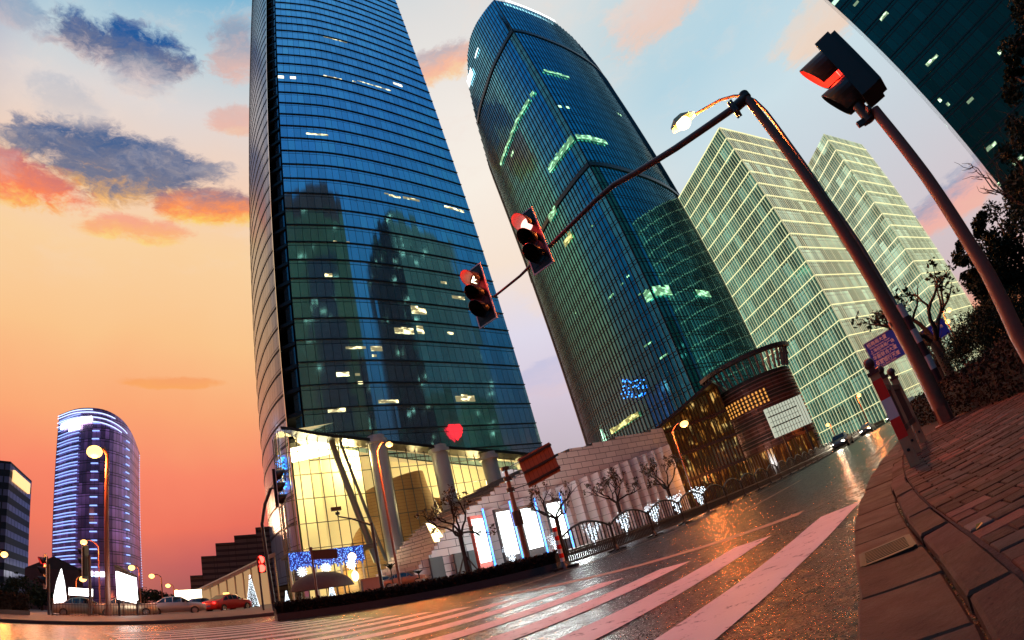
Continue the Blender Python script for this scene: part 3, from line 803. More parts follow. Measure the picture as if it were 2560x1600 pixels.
for i in range(len(ring)): p, q = ring[i], ring[(i+1) % len(ring)]; mb.face([(p.x, p.y, top2(p)), (q.x, q.y, top2(q)), (cen.x, cen.y, 178)])
mb.build('roof', M_ledge, t2)
mb = MB()
def on_wall(mb, T, az0, az1, z, h, panes, out=.5, mi=0, skip=.1):
    mb.cut(); a = cast_az(T, az0); b = cast_az(T, az1)
    for k in range(panes):
        ua = a+(b-a)*k/panes; ub = a+(b-a)*(k+.95)/panes
        p, q = wall_pt(T, ua, out), wall_pt(T, ub, out); hh = h*random.uniform(.75, 1)
        mb.face([(p.x, p.y, z), (q.x, q.y, z), (q.x, q.y, z+hh), (p.x, p.y, z+hh)], mi=mi)
def cast_az(T, az):
    u = 0; best = 0
    for i in range(len(T)-1):
        a, b = T[i], T[i+1]; L = (b-a).length
        A, B = math.degrees(math.atan2(a.x, a.y)), math.degrees(math.atan2(b.x, b.y))
        if min(A, B) <= az <= max(A, B): return u+L*(az-A)/(B-A+1e-9)
        u += L
    return u
on_wall(mb, T2L, 17.0, 24.5, 127.6, 1.7, 26, skip=.25); on_wall(mb, T2L, 24.9, 25.6, 127.6, 1.7, 3)
on_wall(mb, T2L, 22.6, 27.3, 100.6, 2.6, 13, skip=.03); on_wall(mb, T2R, 27.5, 30.6, 100.6, 2.2, 8)
on_wall(mb, T2L, 20.1, 21.4, 89, 2.6, 4); on_wall(mb, T2L, 26.6, 27.4, 47.6, 3.2, 3, skip=0); on_wall(mb, T2R, 27.5, 29.2, 47.8, 3.0, 4, skip=0)
on_wall(mb, T2R, 31.6, 32.8, 48, 2.2, 4); on_wall(mb, T2R, 28.2, 30.8, 133, 1.4, 7, skip=.3)
for (px, py) in ((1290, 690), (1440, 780), (1365, 800), (1480, 565), (1570, 690), (1555, 710), (1528, 740), (1600, 735), (1620, 860), (1660, 890)):
    lit_panes(mb, T2L, [(px, py, random.uniform(1, 4), random.uniform(.5, 1.3))])
mb.build_each('lit_floor', room_light('green_room_light', (.42, 1, .5), 1.9), t2)
mb = MB(); on_wall(mb, T2L, 20.6, 21.9, 78, 2.4, 3); on_wall(mb, T2L, 18.2, 21.5, 25, 1.5, 6, skip=.5)
mb.build_each('lit_office', room_light('yellow_room_light', (.9, .9, .3), 1.6), t2)
mb = MB()
on_wall(mb, T2L, 17.3, 18.7, 172, 4.5, 12, out=.6, skip=0); on_wall(mb, T2R, 28.8, 33.6, 179.2, 1.7, 30, out=.8, skip=0); on_wall(mb, T2L, 20, 21.2, 174, .9, 5, skip=.3)
mb.build_each('crown_light', emis('crown_white', (.9, 1, 1), 3.5), t2)
mb = MB()
W_ = []
for k in range(34):
    r_ = cast_plan(1585+26*math.sin(k*1.3)+random.uniform(-5, 5), 972+20*math.cos(k*.9)+random.uniform(-5, 5), T2L)
    if r_: p = wall_pt(T2L, r_[1], .6); W_.append(Vector((p.x, p.y, r_[2]))); mb.box(W_[-1], (.22, .22, .22))
mb.tube(W_, .03, 4, mi=1)
mb.build('blue_light_string', [M_neon, M_black], t2)

# ------------------------------------------------------------------ the two pale green towers with lit floor lines
def green_tower(label, L, E_, Rr, H, fl, phase, mats, name='lit_glass_tower'):
    th = thing(name, label, 'tower', tuple((E_+Rr)/2))
    for nm, a, b, M, sg in (('left_face', L, E_, mats[0], mats[2]), ('right_face', E_, Rr, mats[1], mats[3])):
        pts = [a.lerp(b, i/8) for i in range(9)]
        MB().wall(pts, 0, H).build(nm, M, th)
        mb = MB(); z = phase
        while z < H+.1: mb.cut().strip(pts, z-.075, z+.075, .25); z += fl
        mb.build_each('floor_light', sg[0], th)
        mb = MB(); Lg = (b-a).length; n = int(Lg/1.05)
        for i in range(n+1):
            p = a.lerp(b, i/n); t = (b-a).normalized(); q = p+Vector((t.y, -t.x, 0))*.18
            mb.bar((q.x, q.y, 0), (q.x, q.y, H), .05 if i % 4 else .15, .12)
        mb.build('mullion', sg[1], th)
    r4 = L+Rr-E_
    mb = MB().face([(p.x, p.y, H) for p in (L, E_, Rr, r4)]).wall([Rr, r4, L], 0, H); mb.build('rear_face', mats[0], th)
    return th
CREAM = (1, .90, .46)
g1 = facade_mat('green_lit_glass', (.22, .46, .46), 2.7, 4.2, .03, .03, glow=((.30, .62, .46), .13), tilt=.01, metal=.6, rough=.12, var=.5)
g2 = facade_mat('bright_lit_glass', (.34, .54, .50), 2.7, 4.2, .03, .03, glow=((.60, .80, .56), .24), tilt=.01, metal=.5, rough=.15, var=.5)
e1, e2, e3 = emis('floor_line_light', CREAM, 1.3), emis('mullion_light', (.86, .88, .50), .85), emis('mullion_light_bright', (1, .86, .5), .75)
e4 = emis('floor_line_bright', (1, .86, .5), 1.5)
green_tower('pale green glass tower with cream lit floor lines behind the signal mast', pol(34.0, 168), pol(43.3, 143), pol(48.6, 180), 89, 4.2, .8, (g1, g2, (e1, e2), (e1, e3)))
green_tower('warm lit tower with a bright lamp lined edge, partly behind the pale green one', pol(45.0, 205), pol(52.1, 178), pol(54.5, 205), 84, 4.2, 1.5, (g2, g2, (e4, e3), (e1, e2)))

# ------------------------------------------------------------------ dark tower at the right, and one out of frame that the blue tower mirrors
def dark_tower(label, poly, H, M, lit=None):
    c = Vector((sum(p[0] for p in poly)/len(poly), sum(p[1] for p in poly)/len(poly), 0))
    th = thing('dark_tower', label, 'tower', tuple(c))
    MB().prism(poly, 0, H).build('facade', M, th)
    return th
M_t4 = facade_mat('dark_teal_wall', (.018, .12, .11), 1.6, 4.0, .05, .06, lit=.03, litcol=(.6, 1, .7), litstr=2.4, tilt=.012, metal=.75)
p0 = Vector((100.6, 52.8, 0)); p3 = Vector((151, 80.4, 0)); p1 = p0+Vector((.464, -.886, 0))*52; p2 = p3+Vector((.464, -.886, 0))*52
t4 = dark_tower('dark teal tower with a few lit offices, cropped by the top corner above the evergreens', [tuple(p) for p in (p0, p1, p2, p3)], 158, M_t4)
face4 = [p0.lerp(p1, i/10) for i in range(11)]
mb = MB()
for px, py, w in ((2210, 40, 3), (2330, 150, 4), (2425, 250, 2), (2478, 365, 3), (2370, 260, .8), (2500, 130, 1.2), (2140, 8, 2), (2545, 400, 3), (2350, 250, .8), (2497, 460, .7)):
    lit_panes(mb, face4, [(px, py, w, 1.1)])
mb.build_each('lit_window', room_light('lit_office_dark', (.7, 1, .6), 2.4), t4)
mb = MB()
for k in range(40): mb.strip(face4, 4+4*k-.1, 4+4*k+.1, .15)
mb.build('floor_line', mat('teal_line', (.02, .06, .075), .4, .4), t4)
q0 = Vector((52.7, -61.3, 0)); q1 = Vector((118, -20, 0)); q_ = (q1-q0).normalized(); qb = Vector((q_.y, -q_.x, 0))*40
t5 = dark_tower('dark round topped tower that shows only as a reflection in the blue tower', [tuple(p) for p in (q0, q0+qb, q1+qb, q1)], 200, M_t4)
mb = MB(); cw = (q1-q0).length; arcp = [q0.lerp(q1, .5-.5*math.cos(PI*i/16))+Vector((0, 0, 200+24*math.sin(PI*i/16))) for i in range(17)]
for i in range(16): mb.face([arcp[i], arcp[i+1], arcp[i+1]+qb, arcp[i]+qb])
mb.face(arcp).face([p+qb for p in arcp]); mb.build('rounded_top', M_slot, t5)

# ------------------------------------------------------------------ distant buildings at the left
def blue_led_tower():
    P = smooth_pts([pol(-39.5, 215), pol(-37.5, 203), pol(-35, 198), pol(-33, 202), pol(-31.8, 212), pol(-31.0, 228)], 5)
    th = thing('led_tower', 'curved plum tower outlined with blue LED dashes and a white rooftop sign', 'tower', pol(-35, 210))
    N = len(P)-1; top = lambda i: 71.5-1.5*(i/N)-8.0*(i/N)**2
    M = facade_mat('plum_curtain_wall', (.30, .18, .36), 1.6, 3.9, .06, .06, tilt=.01, metal=.55, rough=.2, glow=((.16, .07, .26), .16))  # purple pane glow is added for the lilac haze
    MB().wall(P, 0, top).build('facade', M, th)
    mb = MB(); mb.face([(p.x, p.y, top(i)) for i, p in enumerate(P)]); mb.build('roof', M_ledge, th)
    mb = MB()
    for k in range(20):
        z = 11+2.95*k
        for f0, f1 in ((-39.3, -37.2),):
            a, b = cast_az(P, f0), cast_az(P, f1)
            for dz in (0, 1.1):
                pts = [wall_pt(P, a+(b-a)*i/4, .5) for i in range(5)]; mb.strip(pts, z+dz, z+dz+.34, .1)
        if k < 19:
            a, b = cast_az(P, -35.9), cast_az(P, -35.2); pts = [wall_pt(P, a+(b-a)*i/2, .5) for i in range(3)]; mb.strip(pts, z, z+.42, .1)
            a, b = cast_az(P, -32.55), cast_az(P, -32.2); pts = [wall_pt(P, a+(b-a)*i/2, .5) for i in range(3)]; mb.strip(pts, z-4, z-3.6, .1)
    mb.build('led_dash', M_blueled, th)
    mb = MB()
    for s, za in ((.55, -2.0), (.7, -3.8), (.35, -1.0), (.62, -5.5)):
        mb2 = [i for i in range(int(N*s))]
        for i in mb2:
            a, b = offs(P, .5)[i], offs(P, .5)[i+1]
            mb.face([(a.x, a.y, top(i)+za), (b.x, b.y, top(i+1)+za), (b.x, b.y, top(i+1)+za+.4), (a.x, a.y, top(i)+za+.4)])
    for k in range(60):
        p = P[-1]; z = 2+k*1.0; mb.box((p.x, p.y-.3, z), (.35, .35, .35))
    mb.build('led_crown', mat('led_crown_light', (.1, .1, .1), .5, emit=((.5, .62, 1), 2.2)), th)
    mb = MB(); a, b = cast_az(P, -39.0), cast_az(P, -36.0)
    mb.strip([wall_pt(P, a+(b-a)*i/6, .6) for i in range(7)], 64.6, 66.8, .3)
    a, b = cast_az(P, -38.2), cast_az(P, -37.1); mb.strip([wall_pt(P, a+(b-a)*i/3, .6) for i in range(4)], 62.6, 64.6, .3)
    mb.build('roof_sign', emis('white_sign_light', (1, 1, 1), 6), th)
    mb = MB(); a, b = cast_az(P, -37.6), cast_az(P, -35.6); mb.strip([wall_pt(P, a+(b-a)*i/6, .6) for i in range(7)], 11.2, 12.8, .3)
    a, b = cast_az(P, -35.4), cast_az(P, -34.4); mb.strip([wall_pt(P, a+(b-a)*i/6, .6) for i in range(7)], 11.0, 12.6, .3)
    mb.build('low_sign', MATS['white_sign_light'], th)
blue_led_tower()
M_lb = facade_mat('office_slab_wall', (.16, .16, .26), 3.2, 3.6, .12, .3, lit=.05, litcol=(1, .85, .6), litstr=.8, metal=.3, rough=.3)
a, b, c = pol(-52, 170), pol(-43.9, 165), pol(-41.7, 188)
th = thing('office_block', 'dark office block with a glowing orange roof sign beside the LED tower', 'building', tuple(b))
MB().prism([a, b, c, c+a-b], 0, 39.5).build('walls', M_lb, th)
mb = MB(); pts = [b.lerp(c, .12), b.lerp(c, .85)]; mb.strip(pts, 34.6, 37.8, .6); mb.build('roof_sign', emis('orange_sign_light', (1, .55, .22), 1.6), th)
# low gabled building behind the lamps
th = thing('gabled_hall', 'low dark gabled hall between the office block and the LED tower', 'building', pol(-39, 140))
a, b = pol(-42.0, 150), pol(-36.6, 150); m_ = (a+b)/2; t = (b-a).normalized(); bk = Vector((-t.y, t.x, 0))*18
M_hall = mat('dark_brick', (.11, .045, .04), .8, var=(.4, .3))
mb = MB(); W = [a, b, b+bk, a+bk]
mb.hexa([(p.x, p.y, 0) for p in W], [(p.x, p.y, 10) for p in W]); mb.build('walls', M_hall, th)
mb = MB(); r1, r2 = m_+Vector((0, 0, 13.2)), m_+bk+Vector((0, 0, 13.2)); h = Vector((0, 0, 10.02))
mb.face([a+h, b+h, r1]).face([a+bk+h, r2, b+bk+h]).face([a+h, r1, r2, a+bk+h]).face([b+h, b+bk+h, r2, r1]); mb.build('roof', mat('roof_tile_dark', (.05, .03, .03), .7), th)
# stepped brick building and pavilion in front of it
th = thing('brick_building', 'brown stepped brick building behind the slanted glass pavilion', 'building', pol(-21, 118))
M_br = facade_mat('brown_brick_wall', (.12, .075, .06), 2.4, 1.1, .03, .18, metal=.0, rough=.8, tilt=0, linecol=(.035, .022, .02))
steps = [(-26.4, 4.6), (-25.2, 8.2), (-23.7, 10.6), (-21.8, 11.9), (-19.6, 13.2), (-15.5, 11.4)]
mb = MB()
for i in range(len(steps)-1):
    a, b = pol(steps[i][0], 112), pol(steps[i+1][0], 112); t = (b-a).normalized(); bk = Vector((-t.y, t.x, 0))*(20+i*.02)
    mb.prism([a, b, b+bk, a+bk], 0, steps[i][1]+1.5)
mb.build('wall', M_br, th)
mb = MB()
for i in range(len(steps)-1):
    a, b = pol(steps[i][0], 111.7), pol(steps[i+1][0], 111.7); t = (b-a).normalized(); bk = Vector((-t.y, t.x, 0))*20.4; z = steps[i][1]+1.5
    mb.hexa([(p.x, p.y, z+.02) for p in (a, b, b+bk, a+bk)], [(p.x, p.y, z+.35) for p in (a, b, b+bk, a+bk)])
mb.build('parapet', mat('brown_coping', (.06, .04, .035), .7), th)
th = thing('glass_pavilion', 'low warm lit glass pavilion with a rising slanted roof beside the lobby', 'pavilion', pol(-22, 72))
a, b = pol(-26.2, 74), pol(-17.9, 76); t = (b-a).normalized(); bk = Vector((-t.y, t.x, 0))*9
za, zb = 2.4, 6.9
mb = MB(); mb.hexa([(a.x, a.y, za-.5), (b.x, b.y, zb-.5), (b.x+bk.x, b.y+bk.y, zb-.5), (a.x+bk.x, a.y+bk.y, za-.5)], [(a.x, a.y, za), (b.x, b.y, zb), (b.x+bk.x, b.y+bk.y, zb), (a.x+bk.x, a.y+bk.y, za)])
mb.build('roof', mat('pavilion_roof', (.30, .2, .14), .5), th)
mb = MB(); n = 10; gl = emis('pavilion_glow', (1, .55, .25), .45)
for i in range(n+1):
    p = a.lerp(b, i/n)+bk.normalized()*.6; z = za+(zb-za)*i/n-.5; mb.bar((p.x, p.y, 0), (p.x, p.y, z), .16)
mb.build('post', mat('pavilion_post', (.35, .24, .15), .5), th)
mb = MB()
for i in range(n):
    p, q = a.lerp(b, i/n)+bk*.5, a.lerp(b, (i+1)/n)+bk*.5; z, z2 = za+(zb-za)*i/n-.5, za+(zb-za)*(i+1)/n-.5
    mb.face([(p.x, p.y, 0), (q.x, q.y, 0), (q.x, q.y, z2), (p.x, p.y, z)])
mb.build('lit_wall', gl, th)
p = a.lerp(b, .03); mb = MB(); mb.box((p.x-.8, p.y-.6, 1.4), (3.4, .3, 2.6), R(10)); mb.build('lit_panel', emis('cream_panel', (1, .86, .55), 4), th)
th = thing('domed_hall', 'distant blue grey domed roof between the blue and the teal tower', 'building', pol(13.5, 230))
MB().sphere(pol(13.6, 230, 18), 18, 28, 14, sz=(1.15, 1.15, .98)).build('dome', mat('hazy_dome', (.13, .14, .19), .6), th)
mb = MB().tube([pol(13.6, 230, 0), pol(13.6, 230, 19)], 20, 28); mb.build('drum', MATS['hazy_dome'], th)

# ------------------------------------------------------------------ white stone podium
def podium():
    th = thing('stone_podium', 'white stone block podium with tall slats behind the bare trees', 'building', pol(12, 70))
    D = 48; az_d = 55
    at = lambda az: pol(az, D/math.sin(R(az_d-az)))
    m, t, p = newmat('white_stone_blocks')
    uv = t.n('ShaderNodeUVMap').outputs[0]
    br = t.n('ShaderNodeTexBrick'); t.l(uv, br.inputs['Vector']); br.inputs['Scale'].default_value = 1.0
    br.inputs['Brick Width'].default_value = 2.2; br.inputs['Row Height'].default_value = .8; br.inputs['Mortar Size'].default_value = .035
    br.inputs['Color1'].default_value = (.78, .70, .66, 1); br.inputs['Color2'].default_value = (.64, .57, .54, 1); br.inputs['Mortar'].default_value = (.08, .07, .065, 1)
    t.l(br.outputs[0], p.inputs['Base Color']); p.inputs['Roughness'].default_value = .7
    b = t.n('ShaderNodeBump'); b.inputs['Strength'].default_value = .6; b.inputs['Distance'].default_value = .08; b.invert = True
    t.l(br.outputs[1], b.inputs['Height']); t.l(b.outputs[0], p.inputs['Normal'])
    hs = [(-4.6, 1.6), (-3.2, 2.6), (-1.5, 4.4), (0.5, 6.0), (2.5, 7.3), (5, 8.8), (8, 10.3), (11, 11.6), (14, 12.4), (17, 12.9), (20, 13.2), (23.1, 13.6)]
    pts = [at(a) for a, _ in hs]; N = len(pts)
    mb = MB()
    for i in range(N-1):                 # stepped courses: each bay is capped level, so the head climbs in steps
        sub = 5
        for k in range(sub):
            p0, p1 = pts[i].lerp(pts[i+1], k/sub), pts[i].lerp(pts[i+1], (k+1)/sub); h = hs[i][1]+(hs[i+1][1]-hs[i][1])*k/sub
            t_ = (p1-p0).normalized(); bk = Vector((-t_.y, t_.x, 0))*(10+.02*k)
            u = (p0-pts[0]).length; L = (p1-p0).length; z1 = round(h/.4)*.4
            mb.face([(p0.x, p0.y, .1), (p1.x, p1.y, .1), (p1.x, p1.y, z1), (p0.x, p0.y, z1)], [(u, .1), (u+L, .1), (u+L, z1), (u, z1)])
            mb.face([(p0.x, p0.y, z1), (p1.x, p1.y, z1), (p1.x+bk.x, p1.y+bk.y, z1), (p0.x+bk.x, p0.y+bk.y, z1)], [(u, 0), (u+L, 0), (u+L, 10), (u, 10)])
            q = p1+bk; mb.face([(p1.x, p1.y, .1), (q.x, q.y, .1), (q.x, q.y, z1), (p1.x, p1.y, z1)], [(0, .1), (10, .1), (10, z1), (0, z1)])
    mb.build('block_wall', m, th)
    m2 = facade_mat('slat_stone', (.80, .73, .70), 30, .95, .0, .04, metal=0, rough=.7, tilt=0, linecol=(.12, .10, .10), var=.1, span=0.0)
    mb = MB(); z0 = .1                   # saw-tooth slats, each a tall slab turned out of the wall
    a0, a1, n = at(3.5), at(23.1), 17
    for i in range(n):
        p0, p1 = a0.lerp(a1, i/n), a0.lerp(a1, (i+1)/n); t_ = (p1-p0).normalized(); o = Vector((t_.y, -t_.x, 0)); L = (p1-p0).length
        h = 6.3+4.3*((i+.5)/n)
        s0, s1 = p0+o*1.5, p0.lerp(p1, .78)+o*.35
        mb.wall([s0, s1], z0, h, u0=i*7.0); mb.wall([p0.lerp(p1, .0)+o*.02, s0], z0, h, u0=i*7.0+3)
        mb.face([(p.x, p.y, h) for p in (s0, s1, p1+o*.02, p0+o*.02)])
        mb.wall([s1, p0.lerp(p1, .8)+o*.02], z0, h)
    mb.build('slat', m2, th)
    mb = MB()
    for az in (-2.6, -.2, 1.2):          # recessed doors at the low end
        p = at(az); mb.box((p.x+.35, p.y-.5, 1.3), (1.5, .3, 2.3), R(35))
    mb.build('recess', mat('grey_recess', (.1, .11, .11), .6), th)
    # bright round opening in the low end of the wall
    c = at_d(1085, 1350, 62); mb = MB(); P = []
    for i in range(20):
        a = -.6+i/19*2.2; P.append(at_d(1072+math.cos(a)*42-math.sin(a)*6, 1370-math.sin(a)*62, 58.5))
    mb.face(P); mb.build('glowing_opening', emis('warm_opening', (1, .72, .3), 7), th)
    return at
p_at = podium()
# four light pylons
labs = ('white light pylon on a red plinth, next to the staked bare tree', 'tallest white light pylon, between the red plinth one and the billboard post', 'white light pylon just past the billboard post', 'white light pylon behind the bare tree, at the bollard end of the row')
pyl = [((1123, 1302, 1152), (1205, 1412), 2.4), ((1200, 1298, 0), (1262, 1402), 2.6), ((1285, 1285, 0), (1325, 1385), 2.6), ((1345, 1265, 0), (1395, 1350), 2.6)]
for i, (azs, (z0, z1)) in enumerate((((2.0, 3.1), (.9, 5.0)), ((4.6, 5.9), (1.0, 5.3)), ((7.0, 8.4), (1.1, 5.2)), ((9.7, 11.0), (1.3, 5.2)))):
    d = 52+2.2*i; a, b = pol(azs[0], d), pol(azs[1], d+1.2); t = (b-a).normalized(); o = Vector((t.y, -t.x, 0))
    th = thing('light_pylon', labs[i], 'light box', tuple((a+b)/2), 'white light pylons in front of the stone podium')
    mb = MB(); W = [a-t*.1+o*-.35, b+t*.1+o*-.35, b+t*.1, a-t*.1]
    mb.hexa([(p.x, p.y, .12) for p in W], [(p.x, p.y, z1+.35) for p in W]); mb.build('casing', M_black if i else mat('red_plinth', (.25, .03, .02), .5), th)
    mb = MB(); f = [a+o*.06, b+o*.06, b+o*.02, a+o*.02]
    mb.hexa([(p.x, p.y, z0) for p in f], [(p.x, p.y, z1) for p in f]); mb.build('light_panel', M_panel, th)
    q = b+t*.28+o*.1; MB().tube([(q.x, q.y, .15), (q.x, q.y, z1+.9)], .07, 8).build('neon_tube', M_neon, th)
    light('POINT', 'pylon_light', (a+b)/2+o*2.0+Vector((0, 0, 3)), 1500, (.90, 1, .96), th, size=1.2)

# ------------------------------------------------------------------ retail building with the drum
def retail():
    th = thing('retail_building', 'curved shop building with a louvred drum, ribbed crown and amber windows', 'building', pol(30, 110))
    c = pol(32.9, 105); r0 = 7.2
    P = [Vector((c.x+math.sin(a)*r0, c.y-math.cos(a)*r0, 0)) for a in [R(x) for x in range(-115, 100, 9)]]
    P = [Vector((c.x+math.sin(R(-33+x))*r0, c.y-math.cos(R(-33+x))*r0, 0)) for x in range(-95, 100, 8)]
    Md = facade_mat('drum_wall', (.09, .03, .03), 1.4, 3.2, .1, .2, metal=.3, rough=.35, tilt=.0, lit=.0)
    MB().wall(P, 0, 16.4).build('drum', Md, th)
    mb = MB()
    for k in range(24): mb.strip(P, .9+k*.64, 1.02+k*.64, .28)
    mb.build('louvre', mat('louvre_metal', (.24, .14, .14), .4, .4), th)
    mb = MB(); tot = arc(P)[-1]
    for row in range(4):
        for k in range(13):
            u = tot*(.22+.36*k/13)
            mb.cut(); p, q = wall_pt(P, u, .34), wall_pt(P, u+.28, .34); z = 11.55+row*.64
            mb.face([(p.x, p.y, z), (q.x, q.y, z), (q.x, q.y, z+.42), (p.x, p.y, z+.42)])
    mb.build_each('amber_window', emis('amber_light', (1, .42, .08), .95), th)
    MB().face([(p.x, p.y, 16.4) for p in P]).build('drum_roof', M_slot, th)
    mb = MB(); P2 = offs(P, 2.0); P1 = offs(P, .3)          # crown ring on ribs
    z = 19.4
    for i in range(4, len(P)-3):
        a, b, c_, d = P2[i], P2[i+1], P1[i+1], P1[i]
        a1, b1 = offs(P, 1.2)[i], offs(P, 1.2)[i+1]
        mb.hexa([(a1.x, a1.y, z), (b1.x, b1.y, z), (b.x, b.y, z+.1), (a.x, a.y, z+.1)], [(a1.x, a1.y, z+.5), (b1.x, b1.y, z+.5), (b.x, b.y, z+.75), (a.x, a.y, z+.75)])
    mb.build('crown_ring', mat('crown_metal', (.035, .02, .022), .5, .2), th)
    mb = MB()
    for i in range(4, len(P)-3):
        a, b = P1[i], offs(P, 1.4)[i]; mb.bar((a.x, a.y, 16.4), (b.x, b.y, z+.1), .16, .5)
        mb.bar((a.x, a.y, 17.6), (b.x, b.y, 18.4), .12, .3)
    mb.build('rib', mat('rib_metal', (.12, .08, .09), .5, .2), th)
    # left wing: glazed hall with patchy amber emission in its glass under a long dark roof that rises to the right
    a, b = pol(21.3, 94), pol(29.6, 98); t = (b-a).normalized(); o = Vector((t.y, -t.x, 0)); bk = -o*14
    m, t_, p = newmat('amber_hall_glass')
    uv = t_.n('ShaderNodeUVMap').outputs[0]
    x, y, _ = t_.xyz(uv)
    nz = t_.noise(t_.cxyz(t_.m('MULTIPLY', x, .9), t_.m('MULTIPLY', y, .28), 0.0), 1.4, 5, .7)
    row = t_.m('FRACT', t_.m('DIVIDE', y, 4.3)); slab = t_.m('LESS_THAN', row, .2)
    wn = t_.n('ShaderNodeTexWhiteNoise', noise_dimensions='2D'); t_.l(t_.cxyz(t_.m('FLOOR', t_.m('DIVIDE', x, .8)), t_.m('FLOOR', t_.m('DIVIDE', y, 1.4)), 0.0), wn.inputs[0])
    on = t_.m('MULTIPLY', t_.ss(nz, .52, .68), t_.m('MULTIPLY_ADD', wn.outputs[0], 1.2, .1))
    on = t_.m('MULTIPLY', on, t_.m('SUBTRACT', 1.0, slab))
    t_.l(t_.ramp(wn.outputs[0], [(0, (1, .25, .03)), (.6, (1, .45, .07)), (1, (1, .72, .25))]), p.inputs['Emission Color'])
    t_.l(t_.m('MULTIPLY_ADD', on, .75, .02), p.inputs['Emission Strength'])
    p.inputs['Base Color'].default_value = (.05, .018, .015, 1); p.inputs['Roughness'].default_value = .12; p.inputs['Metallic'].default_value = .2
    n = 8; pts = [a.lerp(b, i/n) for i in range(n+1)]
    MB().wall(pts, 0, lambda i: 13.6+4.2*i/n).build('hall_glazing', m, th)
    mb = MB()
    for z in (4.2, 8.6, 12.9): mb.strip(pts, z, z+.5, .35)
    for i in range(0, 25):
        q = a.lerp(b, i/24)+o*.2; mb.bar((q.x, q.y, 0), (q.x, q.y, 13.6+4.2*i/24), .12, .16)
    mb.build('hall_frame', mat('hall_frame_metal', (.07, .03, .028), .4, .4), th)
    a2, b2 = pol(18.2, 90), pol(29.4, 92); c2, d2 = pol(30.5, 112), pol(18.5, 118)
    mb = MB(); W = [(a2, 11.0), (b2, 17.4), (c2, 18.2), (d2, 13.0)]
    mb.hexa([(p.x, p.y, z) for p, z in W], [(p.x, p.y, z+.5) for p, z in W]); mb.build('sloping_roof', mat('roof_metal', (.045, .03, .032), .35, .5), th)
    # ground floor shopfronts round the drum
    mb = MB()
    Q_ = offs(P, .45); mb.wall(Q_[3:-5], .2, 4.4); mb.build('shopfront', m, th)
    mb = MB()
    for k in range(30):
        u = tot*(.12+.6*k/30); p = wall_pt(P, u, .5); mb.bar((p.x, p.y, .1), (p.x, p.y, 4.6), .1, .12)
    mb.strip(Q_[3:-5], 4.4, 4.8, .5); mb.build('shopfront_frame', MATS['hall_frame_metal'], th)
    for az in (24, 28): light('POINT', 'shop_spill', pol(az, 86, 5), 500, (1, .4, .1), th, size=1.5)
retail()
a, b = pol(33.1, 84), pol(36.8, 86.5); t = (b-a).normalized(); o = Vector((t.y, -t.x, 0))
th = thing('screen_wall', 'white lit gridded advertising screen hung in front of the drum building', 'screen', tuple((a+b)/2))
mb = MB(); W = [a, b, b-o*.5, a-o*.5]; mb.hexa([(p.x, p.y, 4.9) for p in W], [(p.x, p.y, 9.2) for p in W]); mb.build('screen', emis('pale_screen', (.86, .92, .72), .6), th)
mb = MB()
for i in range(1, 13): p = a.lerp(b, i/13)+o*.06; mb.bar((p.x, p.y, 4.9), (p.x, p.y, 9.2), .06, .05)
for z in (5.6, 6.4, 7.1, 7.9, 8.6): mb.bar(a+o*.06+Vector((0, 0, z)), b.lerp(a, .2)+o*.06+Vector((0, 0, z)), .05, .16 if z in (7.9, 6.4) else .05)
mb.build('grid', M_black, th)
mb = MB()
for p in (a.lerp(b, .2)-o*.25, a.lerp(b, .8)-o*.25): mb.bar((p.x, p.y, .1), (p.x, p.y, 4.9), .25)
mb.build('post', M_pole_dark, th)

